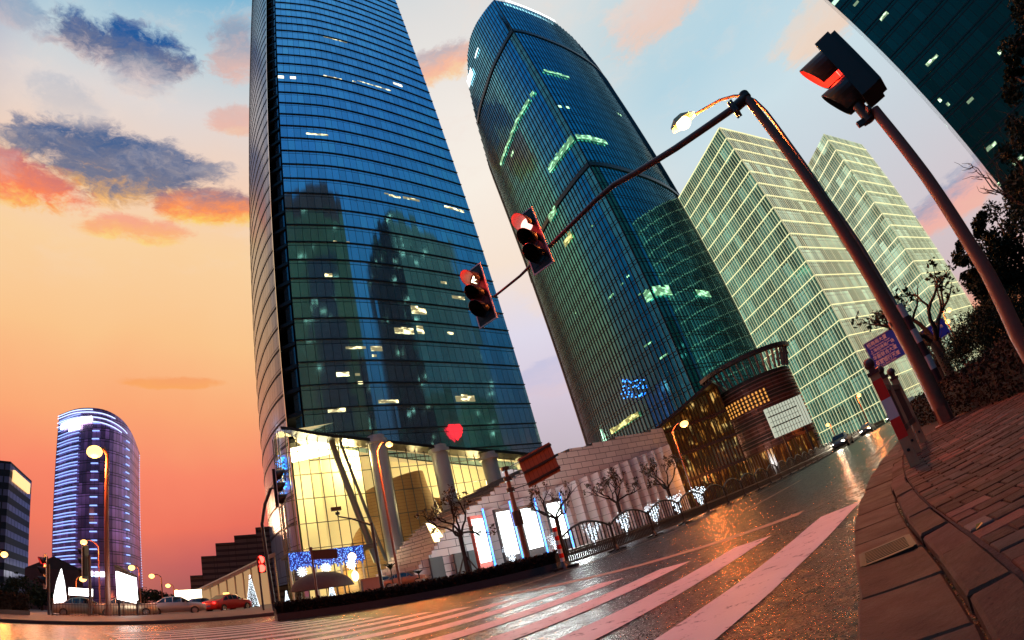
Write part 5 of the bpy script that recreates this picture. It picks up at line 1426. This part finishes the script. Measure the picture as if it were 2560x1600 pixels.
# small leaf sprays hanging in front of the pale tower
# raised planter that runs along the median on the left
def planter():
    S = smooth_pts([at_z(687, 1553), at_z(838, 1543), at_z(997, 1523), at_z(1156, 1490), Vector((1.4, 15.6, 0)), Vector((2.6, 15.1, 0))], 5)
    S = smooth_pts([Vector((-5.3, 15.9, 0)), Vector((-3.6, 16.6, 0)), Vector((-1.8, 16.8, 0)), Vector((.4, 16.3, 0)), Vector((2.5, 15.5, 0))], 6)
    th = thing('median_planter', 'long dark kerbed planter with low hedge ending at the banded bollard', 'planter', S[6])
    mb = MB(); mb.strip(S, -.02, .2, .0, -.9); mb.build('kerb', mat('dark_kerb', (.05, .03, .028), .6, var=(3, .3)), th)
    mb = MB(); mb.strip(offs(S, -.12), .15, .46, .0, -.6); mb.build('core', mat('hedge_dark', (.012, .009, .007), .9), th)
    rng = random.Random(12); ml = MB(); A_, B_ = offs(S, -.1), offs(S, -.74)
    for _ in range(9000):
        i = rng.randrange(len(S)-1); f = rng.random(); p = A_[i].lerp(A_[i+1], f).lerp(B_[i].lerp(B_[i+1], f), rng.random()**1.5)
        z = .47+rng.gauss(0, .03) if rng.random() < .55 else rng.uniform(.16, .48)
        if z < .42: p = A_[i].lerp(A_[i+1], f)
        leaf_cloud(ml, (p.x, p.y, z), .04, 1, .08, rng=rng)
    ml.build('foliage', M_leaf_hedge, th)
planter()

# ------------------------------------------------------------------ shrubs wrapped in white light strings
def led_shrub():
    rng = random.Random(77); th = thing('lit_shrub', 'shrub', 'shrub', (0, 0, 0), 'shrubs wrapped in white light strings')
    mb = MB(); ml = MB()
    mb.tube([(0, 0, 0), (0, 0, .35)], [.05, .04], 7)
    for k in range(16):
        an = 2*PI*k/16+rng.uniform(-.2, .2); rr = rng.uniform(.2, .62); e = Vector((math.cos(an)*rr, math.sin(an)*rr, rng.uniform(.9, 1.45)))
        pts = [Vector((0, 0, .3)), Vector((e.x*.45, e.y*.45, .7)), e]; mb.tube(pts, [.02, .014, .006], 5)
        ws = [pts[0]]
        for j in range(15):
            f = (j+rng.random())/15; p = (pts[0].lerp(pts[1], f*2) if f < .5 else pts[1].lerp(pts[2], f*2-1))+Vector((rng.gauss(0, .045), rng.gauss(0, .045), rng.gauss(0, .045)))
            ml.box(p, (.03, .03, .045)); ws.append(p)
        ml.tube(ws, .005, 3, mi=1)
    for j in range(16): ml.box((rng.gauss(0, .04), rng.gauss(0, .04), .04+.025*j), (.04, .04, .05))
    mb.build('branch', M_bark, th); ml.build('light_string', [M_led, M_black], th); return th
pr = None
for i, (px, py, az, d, s, lab) in enumerate(((1263, 1390, 5.1, 37, 1.0, 'white lit shrub between the red plinth pylon and the tallest one'), (1384, 1362, 9.6, 36, 1.0, 'white lit shrub beside the bollard, between two light pylons'),
        (1482, 1330, 13.4, 31, .95, 'white lit shrub behind the railing panel next to the bollard'), (1572, 1311, 16.6, 33, .95, 'white lit shrub by the trunk of the third bare tree'),
        (1648, 1281, 19.6, 35, 1.0, 'widest white lit shrub behind the third railing panel'), (1708, 1257, 22.0, 38, 1.1, 'white lit shrub just before the orange lamp post at the amber shop'), (1766, 1240, 24.3, 40, 1.1, 'white lit shrub just past the orange lamp post, last of its row'))):
    p = pol(az, d, .14)
    if pr is None: pr = led_shrub(); pr.location = p; pr['label'] = lab; pr.scale = (s,)*3
    else: c = clone(pr, p, i*1.3, lab); c.scale = (s,)*3
# lit white cone trees in and before the pavilion
def cone_tree(label, base, H, W, seed):
    rng = random.Random(seed); b = Vector(base); th = thing('lit_cone_tree', label, 'christmas tree', b, 'cone trees covered in white lights')
    mb = MB(); mb.tube([b, b+Vector((0, 0, H*.2)), b+Vector((0, 0, H*.98))], [W*.30, W*.27, .02], 12); mb.build('cone', mat('cone_green', (.05, .07, .06), .8), th)
    ml = MB()
    ws = []
    for k in range(420):
        f = (1-k/420)**.7; z = H*(1-f)+rng.gauss(0, .02); an = k*.33+rng.gauss(0, .1); r_ = W*.5*f*.62+.03+rng.gauss(0, .01); s = .045*(H/3)**.5
        ws.append(b+Vector((math.cos(an)*r_, math.sin(an)*r_, z))); ml.box(ws[-1], (s, s, s))
    ml.tube(ws, .006, 3, mi=1)
    ml.sphere(b+Vector((0, 0, H)), .1, 8, 6); ml.build('light_string', [M_led, M_black], th)
p = at_d(632, 1507, 58); p.z = .14; cone_tree('tall white lit cone tree in front of the glass pavilion', p, 3.1, 1.9, 1)
p = at_d(718, 1500, 60); p.z = .14; cone_tree('small white lit cone tree between the bent pole and the dark dome', p, 1.2, .8, 2)
p = at_d(833, 1500, 46); p.z = .14; cone_tree('small slim lit cone tree at the front of the dark dome', p, 1.5, .8, 3)
p = at_d(150, 1495, 60); p.z = .14
th = thing('white_spire', 'slender white lit spire like a sail beside the red lit signal', 'light sculpture', p)
MB().tube([p, p+Vector((0, 0, 1.6)), p+Vector((.1, 0, 3.0)), p+Vector((.2, 0, 4.3))], [.55, .62, .4, .03], 12).build('sail', emis('spire_light', (1, .98, .95), 4), th)
MB().tube([p-Vector((0, 0, .1)), p+Vector((0, 0, .15))], .75, 14).build('base', M_conc, th)
# dark dome shelter
c = at_d(810, 1500, 48); c.z = .13
th = thing('dome_shelter', 'dark brown domed shelter like an umbrella in front of the hotel doors', 'shelter', c)
mb = MB(); P_ = []; n, k = 28, 8; r0 = 2.6
for j in range(k+1):
    th_ = PI/2*j/k
    for i in range(n): a = 2*PI*i/n; sc = 1+.03*(i % 2)*(j == k); P_.append(c+Vector((math.sin(th_)*math.cos(a)*r0*sc, math.sin(th_)*math.sin(a)*r0*sc, .95+math.cos(th_)*1.45)))
mb.idx(P_, [(j*n+i, (j+1)*n+i, (j+1)*n+(i+1) % n, j*n+(i+1) % n) for j in range(k) for i in range(n)], 0, True); mb.build('dome', mat('maroon_canvas', (.035, .014, .012), .7, var=(2, .3)), th)
mb = MB()
for i in range(8): a = 2*PI*i/8; mb.cut().tube([c+Vector((math.cos(a)*2.2, math.sin(a)*2.2, 0)), c+Vector((math.cos(a)*2.2, math.sin(a)*2.2, 1.2))], .05, 6)
mb.build_each('post', M_pole_dark, th)

# ------------------------------------------------------------------ cars
def car(label, loc, heading, paint, head=0.0, tail=0.0, roof=1.45, L=4.6, name='car', group=None, dup=None):
    th = thing(name, label, 'car', (0, 0, 0), group)
    W = .89; k = L/4.6
    st = [  # x, half width, bottom, waist, shoulder, top, half width top
        (-2.30, .70, .38, .55, .72, .80, .62), (-2.22, .82, .28, .58, .88, .95, .70), (-1.75, .87, .22, .60, .93, 1.0, .74), (-1.45, .88, .22, .6, .94, 1.03, .74),
        (-.75, .89, .22, .6, .95, roof-.04, .60), (-.2, .89, .22, .6, .94, roof, .61), (.45, .89, .22, .6, .93, roof-.06, .60), (1.15, .88, .22, .6, .91, .97, .72),
        (1.8, .86, .22, .58, .84, .90, .70), (2.18, .78, .26, .54, .72, .78, .62), (2.30, .62, .36, .5, .6, .64, .5)]
    mb = MB(); P = []
    for x, w, zb, zm, zs, zt, wt in st:
        P += [(x*k, -w, zb), (x*k, -w*1.0, zm), (x*k, -w*.96, zs), (x*k, -wt, zt), (x*k, wt, zt), (x*k, w*.96, zs), (x*k, w, zm), (x*k, w, zb)]
    F = []
    for i in range(len(st)-1):
        for j in range(7): F.append((i*8+j, (i+1)*8+j, (i+1)*8+j+1, i*8+j+1))
        F.append((i*8+7, (i+1)*8+7, (i+1)*8, i*8))
    F += [tuple(range(8)), tuple(reversed(range((len(st)-1)*8, len(st)*8)))]
    mb.idx(P, F, 0, True); body = mb.build('body', paint, th)
    mb = MB()
    def q(i, s, f, sg):                                    # point on the side glass between shoulder and top
        x, w, zb, zm, zs, zt, wt = st[i]; return Vector((x*k, sg*(w*.96+(wt-w*.96)*f+.012), zs+(zt-zs)*f))
    for sg in (-1, 1):
        for i, j in ((3, 4), (4, 5), (5, 6), (6, 7)):
            f0, f1 = .12, .86
            a, b = q(i, 0, f0, sg), q(j, 0, f0, sg); c_, d_ = q(j, 0, f1, sg), q(i, 0, f1, sg)
            sh = .05*(b-a); mb.face([a+sh, b-sh, c_-sh, d_+sh])
    for i, j in ((3, 4), (7, 6)):
        x, w, zb, zm, zs, zt, wt = st[i]; x2, w2, _, _, _, zt2, wt2 = st[j]; d = Vector((.012 if i == 7 else -.012, 0, .012))
        a, b = Vector((x*k, -wt*.94, zt)), Vector((x*k, wt*.94, zt)); c_, e = Vector((x2*k, wt2*.9, zt2)), Vector((x2*k, -wt2*.9, zt2))
        mb.face([a.lerp(e, .1)+d, b.lerp(c_, .1)+d, b.lerp(c_, .94)+d, a.lerp(e, .94)+d])
    mb.build('window', M_glassdark, th)
    for x in (-1.42*k, 1.42*k):
        for sg in (-1, 1):
            y = sg*.80; wm = MB().tube([(x, y-.10*sg, .32), (x, y+.11*sg, .32)], .32, 18).build('wheel', M_rubber, th)
            mb = MB(); mb.tube([(x, y+.10*sg, .32), (x, y+.118*sg, .32)], .2, 14)
            mb.build('rim', M_chrome, wm)
    for sg in (-1, 1):
        mb = MB(); mb.box((2.20*k, sg*.58, .66), (.14, .30, .13)); mb.build('headlight', emis('headlight_on', (1, .93, .75), 30) if head else mat('headlight_off', (.5, .5, .5), .15, .3), th)
        mb = MB(); mb.box((-2.25*k, sg*.60, .78), (.10, .28, .15)); mb.build('taillight', emis('taillight_on', (1, .02, .015), 8) if tail else mat('taillight_off', (.3, .01, .01), .2), th)
        mb = MB(); mb.box((.78*k, sg*.97, .98), (.12, .16, .12)); mb.build('mirror', paint, th)
    mb = MB(); mb.box((-2.32*k, 0, .55), (.02, .44, .12)); mb.build('number_plate', mat('plate_blue', (.02, .06, .3), .4), th)
    if head:
        light('SPOT', 'headlight_beam', (2.4*k, 0, .66), 180*head, (1, .85, .6), th, size=.3, rot=(0, R(-86), 0), spot=R(70))
    th.location = loc; th.rotation_euler = (0, 0, PI/2-R(heading)); return th
silver = mat('silver_paint', (.42, .38, .35), .28, .6); gold = mat('lamplit_silver_paint', (.46, .36, .24), .28, .6)  # the gold one is silver paint with warm lamplight put into its colour
car('silver saloon car, side view, clear of the spear fence beside the white billboard', pol(-28.0, 46, .0), 62, silver, tail=0)
car('lamplit silver saloon car behind the tall lamp post and the spear fence', pol(-32.6, 45), 60, gold)
car('lamplit silver saloon car most hidden by the spear fence, under the white strip sign', pol(-36.6, 46), 58, gold)
taxi = car('red taxi with lit tail lamps in front of the glass pavilion', pol(-23.0, 50), 20, mat('red_taxi_paint', (.45, .02, .015), .3, .2), tail=1)
mb = MB(); mb.box((-.1, 0, 1.53), (.22, .5, .14)); mb.build('roof_light', emis('taxi_sign', (1, .6, .15), 3), taxi)
car('dark red car with lit tail lamps just behind the red taxi', pol(-25.6, 62), 45, mat('dark_red_paint', (.08, .02, .02), .3, .3), tail=1)
car('copper coloured car parked before the hotel doors by the lamp pole', pol(-5.6, 56, .13), 100, mat('copper_paint', (.4, .16, .09), .3, .5))
car('small silver blue car behind the pay box before the hotel doors', pol(-7.9, 60, .13), 150, mat('blue_silver_paint', (.3, .33, .42), .3, .6))
for i, (az, d, lab) in enumerate(((38.6, 62, 'largest of the three cars coming with bright headlights beyond the railing'), (41.2, 88, 'middle one of the three cars coming with headlights beyond the railing'), (43.6, 125, 'smallest of the three cars coming with headlights where the road ends'))):
    u = 0; c = pol(az, d)
    v = 13.0+.0*d; s = R(48-az); dd = v/math.sin(s) if False else d
    car(lab, pol(az, dd), 229, mat('dark_grey_paint', (.06, .06, .065), .3, .4), head=1, group='cars driving towards the camera beyond the railing')
for i, (az, d, lab) in enumerate(((45.6, 60, 'larger car with red tail lamps driving away beside the banded post'), (46.6, 95, 'smaller car with red tail lamps driving away in the distance'))):
    car(lab, pol(az, d), 49, mat('dark_grey_paint', (.06, .06, .065), .3, .4), tail=1, group='cars driving away from the camera')
th = thing('pay_box', 'plain dusky pink box standing by the hotel drive', 'box', at_d(930, 1490, 50))
c = at_d(930, 1487, 50); mb = MB(); mb.box((c.x, c.y, .75), (1.5, 1.0, 1.25), R(20)); mb.box((c.x, c.y, 1.42), (1.62, 1.12, .08), R(20)); mb.build('cabinet', mat('dusky_cabinet', (.28, .14, .12), .6), th)
# palms in pots
def palm(label, base, H, seed):
    rng = random.Random(seed); b = Vector(base); th = thing('potted_palm', label, 'plant', b, 'potted palms by the hotel drive')
    MB().tube([b, b+Vector((0, 0, .5))], [.28, .36], 12).build('pot', M_conc, th)
    MB().tube([b+Vector((0, 0, .4)), b+Vector((0, 0, H*.6))], [.06, .05], 7).build('trunk', M_bark, th)
    mb = MB()
    for k in range(16):
        a = 2*PI*k/16+rng.random()*.3; t = b+Vector((0, 0, H*.6)); e = rng.uniform(.8, 1.1)
        pts = [t+Vector((math.cos(a)*e*f, math.sin(a)*e*f, .5*math.sin(f*2.2)*H*.35)) for f in (0, .33, .66, 1)]
        for i in range(3):
            o = Vector((-math.sin(a), math.cos(a), 0))*.09*(1-i*.28); o2 = Vector((-math.sin(a), math.cos(a), 0))*.09*(1-(i+1)*.28)
            mb.face([pts[i]-o, pts[i]+o, pts[i+1]+o2, pts[i+1]-o2])
    mb.build('frond', M_leaf_dark, th)
p = at_d(985, 1470, 52); p.z = .13; palm('tall potted palm behind the lamp pole by the hotel drive', p, 3.0, 1)
p = at_d(1052, 1462, 44); p.z = .13; palm('low potted palm at the low end of the stone podium', p, 1.5, 2)

# ------------------------------------------------------------------ left street furniture
c = [at_d(289, 1428, 40), at_d(334, 1444, 41), at_d(339, 1508, 41), at_d(293, 1498, 40)]
th = thing('lit_billboard', 'overexposed white lit billboard with a dark slanted top behind the silver car', 'billboard', (c[3].x, c[3].y, .12))
mb = MB(); o = Vector((.0, .35, 0)); mb.hexa([c[3], c[2], c[2]+o, c[3]+o], [c[0], c[1], c[1]+o, c[0]+o]); mb.build('panel', emis('white_billboard', (1, .98, .94), 6), th)
mb = MB(); e = Vector((0, -.05, .12)); mb.hexa([c[0]+e*.3, c[1]+e*.3, c[1]+o+e*.3, c[0]+o+e*.3], [c[0]+Vector((-.1, -.1, .45)), c[1]+Vector((.05, -.1, .12)), c[1]+o+Vector((.05, .1, .12)), c[0]+o+Vector((-.1, .1, .45))]); mb.build('hood', M_pole_dark, th)
mb = MB()
for p in (c[3], c[2]): mb.cut().tube([(p.x, p.y+.2, .1), (p.x, p.y+.2, p.z+.2)], .08, 8)
mb.build_each('leg', M_pole_dark, th)
a, b = at_d(172, 1478, 52), at_d(232, 1482, 52)
th = thing('lit_sign_strip', 'long low white lit sign strip above the lamplit silver cars', 'sign', ((a.x+b.x)/2, (a.y+b.y)/2, .12))
mb = MB(); mb.bar(a, b, .25, .62); mb.build('panel', MATS['white_billboard'], th)
mb = MB()
for p in (a, b): mb.cut().tube([(p.x, p.y, .1), (p.x, p.y, p.z)], .07, 8)
mb.build_each('leg', M_pole_dark, th)
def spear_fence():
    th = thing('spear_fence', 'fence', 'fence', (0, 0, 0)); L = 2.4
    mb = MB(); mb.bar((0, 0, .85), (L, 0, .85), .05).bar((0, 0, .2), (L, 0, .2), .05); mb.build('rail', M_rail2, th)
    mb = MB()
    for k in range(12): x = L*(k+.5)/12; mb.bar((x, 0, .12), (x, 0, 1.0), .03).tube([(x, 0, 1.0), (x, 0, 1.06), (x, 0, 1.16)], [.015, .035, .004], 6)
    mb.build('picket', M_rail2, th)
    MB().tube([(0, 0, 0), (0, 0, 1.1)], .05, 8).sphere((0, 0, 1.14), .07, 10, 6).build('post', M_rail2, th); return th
M_rail2 = mat('lamplit_rail_paint', (.10, .045, .03), .5, .2)  # orange lamplight on the fence is put into this base colour
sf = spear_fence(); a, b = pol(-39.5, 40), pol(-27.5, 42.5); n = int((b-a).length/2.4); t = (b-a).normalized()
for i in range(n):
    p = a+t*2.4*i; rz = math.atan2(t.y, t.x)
    if i == 0: sf.location = p; sf.rotation_euler = (0, 0, rz); sf['label'] = 'orange lit spear railing panel next to the corner planter'; sf['group'] = 'orange lit spear railing panels in front of the parked cars'
    else: clone(sf, p, rz, 'orange lit spear railing panel in the row in front of the three cars', 'orange lit spear railing panels in front of the parked cars')
# dark hedge planter at the far left edge
th = thing('corner_planter', 'dark corner hedge planter with a stone edge below the office block', 'planter', pol(-43, 36))
S = smooth_pts([pol(-52, 36), pol(-46, 37), pol(-41.5, 39)], 5); mb = MB(); mb.strip(S, -.02, .4, 0, -1.8); mb.build('kerb', MATS['dark_kerb'], th)
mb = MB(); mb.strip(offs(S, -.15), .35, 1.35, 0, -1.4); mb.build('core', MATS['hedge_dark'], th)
rng = random.Random(3); ml = MB(); A_, B_ = offs(S, -.13), offs(S, -1.5)
for _ in range(3500):
    i = rng.randrange(len(S)-1); f = rng.random(); tp = rng.random() < .5
    p = A_[i].lerp(A_[i+1], f).lerp(B_[i].lerp(B_[i+1], f), rng.random() if tp else 0); leaf_cloud(ml, (p.x, p.y, 1.36+rng.gauss(0, .05) if tp else rng.uniform(.4, 1.35)), .06, 1, .16, rng=rng)
ml.build('foliage', M_leaf_hedge, th)
# tree line far behind at the left
for i, (az, d, r_) in enumerate(((-30.6, 120, 4.2), (-43.0, 95, 4.5), (-40.4, 110, 3.4), (-29.0, 150, 4.0))):
    evl = ('dark round tree at the foot of the LED tower, beside the white billboard', 'dark tree at the foot of the office block with the orange sign', 'dark tree before the low gabled hall', 'small dark tree between the LED tower and the brown stepped building')[i]
    rng = random.Random(40+i); b = pol(az, d, .1); th = thing('round_tree', evl, 'tree', b, 'distant dark trees below the LED tower'); mb = MB(); mb.tube([b, b+Vector((0, 0, r_*.5))], [.25, .18], 8); mb.build('trunk', M_bark, th)
    ml = MB()
    for _ in range(26): leaf_cloud(ml, b+Vector((rng.gauss(0, r_*.4), rng.gauss(0, r_*.4), r_*(.62+rng.gauss(0, .17)))), r_*.25, 60, .5, rng=rng)
    ml.build('crown', M_leaf_dark, th)

# cast grate in the gutter, a fallen leaf on the bricks
g0 = at_z(2285, 1352, .02); s_ = min(range(400), key=lambda k: (kpt(s0+k*.02, -.16)-g0).length)*.02+s0
th = thing('drain_grate', 'dark slotted drain grate set in the gutter stones', 'drain', kpt(s_, -.16))
mb = MB()
fr_ = [kpt(s_-.16, -.29), kpt(s_+.16, -.29), kpt(s_+.16, -.05), kpt(s_-.16, -.05)]
for i in range(4): a_2, b_2 = fr_[i], fr_[(i+1) % 4]; mb.bar(a_2+Vector((0, 0, .022)), b_2+Vector((0, 0, .022)), .03, .02)
mb.build('frame', mat('cast_iron', (.02, .02, .022), .45, .6), th)
mb = MB()
for k in range(9): f = (k+.5)/9; mb.bar(fr_[0].lerp(fr_[1], f)+Vector((0, 0, .024)), fr_[3].lerp(fr_[2], f)+Vector((0, 0, .024)), .016, .016)
mb.build('slat', MATS['cast_iron'], th)
p = at_z(2440, 1325, .072); th = tag(MB().face([p, p+Vector((.03, .02, .012)), p+Vector((.075, .03, .004)), p+Vector((.035, -.012, .010))]).build('fallen_leaf', mat('yellow_leaf', (.55, .33, .07), .6)), 'small yellow fallen leaf lying on the paving bricks', 'leaf')

# ------------------------------------------------------------------ posts and rails at the near kerb
def kerb_posts():
    b = at_z(2288, 1163, .06); t = tdir
    h = 1.0
    p0 = b; d0 = b.xy.length
    ptop = at_d(2173, 925, d0)
    H = ptop.z
    th = thing('banded_post', 'red and white banded railing post with a ball top on the kerb', 'post', p0, 'ball topped railing posts on the kerb')
    ax = Vector((math.sin(R(46)), math.cos(R(46)), 0)); rz = -R(46)
    w = .105
    def post(th, p, ball=.075, band=True):
        mb = MB(); mb.box((p.x, p.y, (H-.06+p.z)/2), (w, w, H-.06-p.z), rz); mb.build('post', mat('post_steel', (.48, .24, .13), .45, .0, var=(7, .3), spec=.2), th)
        if band:
            z0 = p.z+.30; zt = H-.13; L = (zt-z0)/3
            for k in range(3):
                mb = MB(); z = z0+L*k; mb.box((p.x, p.y, z+L/2), (w+.006, w+.006, L), rz); mb.build('red_band' if k != 1 else 'white_band', M_red if k != 1 else mat('pink_white_band', (.75, .55, .55), .45), th)
        mb = MB(); mb.box((p.x, p.y, H-.05), (w+.03, w+.03, .035), rz).box((p.x, p.y, H-.02), (w*.7, w*.7, .05), rz).sphere((p.x, p.y, H+.055), .062, 18, 12); mb.build('ball', mat('ball_maroon', (.09, .035, .035), .3, .3), th)
        q = p+Vector((0, 0, .17)); f = frame(q, -Vector((math.sin(R(46)), math.cos(R(46)), 0))); mb = MB(); mb.tube([f(0, w/2-.01, 0), f(0, w/2+.012, 0)], .018, 10); mb.build('bolt', M_black, th)
    post(th, p0)
    p1 = pol(44.5, d0+1.5, .06); p2 = pol(45.35, d0+2.9, .06)
    th1 = thing('railing_post', 'plain ball topped post between the banded post and the end post', 'post', p1, 'ball topped railing posts on the kerb'); post(th1, p1, band=False)
    th2 = thing('railing_post', 'ball topped post at the mast end of the kerb railing', 'post', p2, 'ball topped railing posts on the kerb'); post(th2, p2, band=False)
    th3 = thing('kerb_railing', 'low brown double rail joining the ball topped kerb posts', 'railing', (p0+p2)/2)
    for a, c in ((p0, p1), (p1, p2)):
        mb = MB()
        for z in (H-.2, .42): mb.bar(Vector((a.x, a.y, z)), Vector((c.x, c.y, z)), .05, .07)
        mb.build('rail', M_pole, th3)
        mb = MB()
        for k in range(1, 9): q = a.lerp(c, k/9); mb.bar(Vector((q.x, q.y, .42)), Vector((q.x, q.y, H-.2)), .03)
        mb.build('baluster', M_pole, th3)
kerb_posts()

# ------------------------------------------------------------------ blue direction signs with writing
def text_obj(body, parent, loc, rot_m, size, M):
    cu = bpy.data.curves.new('lettering', 'FONT'); cu.body = body; cu.size = size; cu.align_x = 'LEFT'; cu.align_y = 'CENTER'; cu.extrude = .002
    o = bpy.data.objects.new('lettering', cu); COL.objects.link(o); cu.materials.append(M); o.parent = parent
    o.matrix_local = Matrix.Translation(Vector(loc)-ORG[parent.name]) @ rot_m.to_4x4()
    bpy.context.view_layer.update()
    me = bpy.data.meshes.new_from_object(o.evaluated_get(bpy.context.evaluated_depsgraph_get()))
    q = bpy.data.objects.new('lettering', me); COL.objects.link(q); q.parent = parent; q.matrix_local = o.matrix_local.copy()
    bpy.data.objects.remove(o); return q
M_bluesign = mat('blue_sign', (.006, .04, .50), .5, spec=.2); M_txt = mat('sign_text', (.75, .74, .8), .5)
def guide_sign(label, c, d, w, h, lines, post_px):
    p = at_d(c[0], c[1], d); n = Vector((-math.sin(R(47)), -math.cos(R(47)), 0)); f = frame(p, n)
    b = Vector((*f(w*.44, -.1, 0).xy, .05)); th = thing('direction_sign', label, 'road sign', b)
    mb = MB(); mb.box((0, 0, 0), (w, .04, h), tf=f); mb.build('panel', M_bluesign, th)
    MB().tube([b, Vector((b.x, b.y, p.z+h/2+.1))], .06, 10).build('post', M_pole, th)
    mb = MB(); e = .03
    for x, z, sx, sz in ((-w/2, 0, e, h), (w/2, 0, e, h), (0, -h/2, w, e), (0, h/2, w, e)): mb.box((x, .02, z), (sx, .03, sz), tf=f)
    mb.build('border', mat('sign_border', (.12, .12, .32), .5), th)
    X = Vector((-n.y, n.x, 0)); rm = Matrix((X, Vector((0, 0, 1)), n)).transposed()
    for (s, x, z, sz) in lines: text_obj(s, th, f(x*w, .03, z*h), rm, sz, M_txt)
guide_sign('blue direction sign with four rows of white writing beside the mast', (2220, 868), 20, 1.32, .92,
           [('招商局大厦', -.45, .37, .145), ('China Merchants Tower', -.42, .25, .075), ('上海招商局广场', -.45, .12, .125), ('Shanghai Merchants Plaza', -.42, .01, .075),
            ('华能联合大厦', -.45, -.12, .145), ('Huaneng Union Tower', -.42, -.24, .075), ('华夏银行大厦', -.45, -.34, .145), ('Hua Xia Bank Tower', -.42, -.45, .075), ('东', .32, .30, .15), ('泰', .32, .08, .15), ('路', .32, -.14, .15)], None)
guide_sign('smaller blue road sign behind the thick staked tree', (2332, 834), 34, 1.7, .85, [('上', -.3, -.05, .2), ('海', .0, .15, .22), ('路', .28, .1, .2)], None)

SC.view_settings.view_transform = 'Standard'; SC.view_settings.look = 'None'; SC.view_settings.exposure = 0; SC.view_settings.gamma = 1
SC.cycles.use_denoising = True
SC.cycles.max_bounces = 6; SC.cycles.diffuse_bounces = 2; SC.cycles.glossy_bounces = 3; SC.cycles.transparent_max_bounces = 8; SC.cycles.transmission_bounces = 2
SC.cycles.sample_clamp_indirect = 4.0; SC.cycles.caustics_reflective = False; SC.cycles.caustics_refractive = False
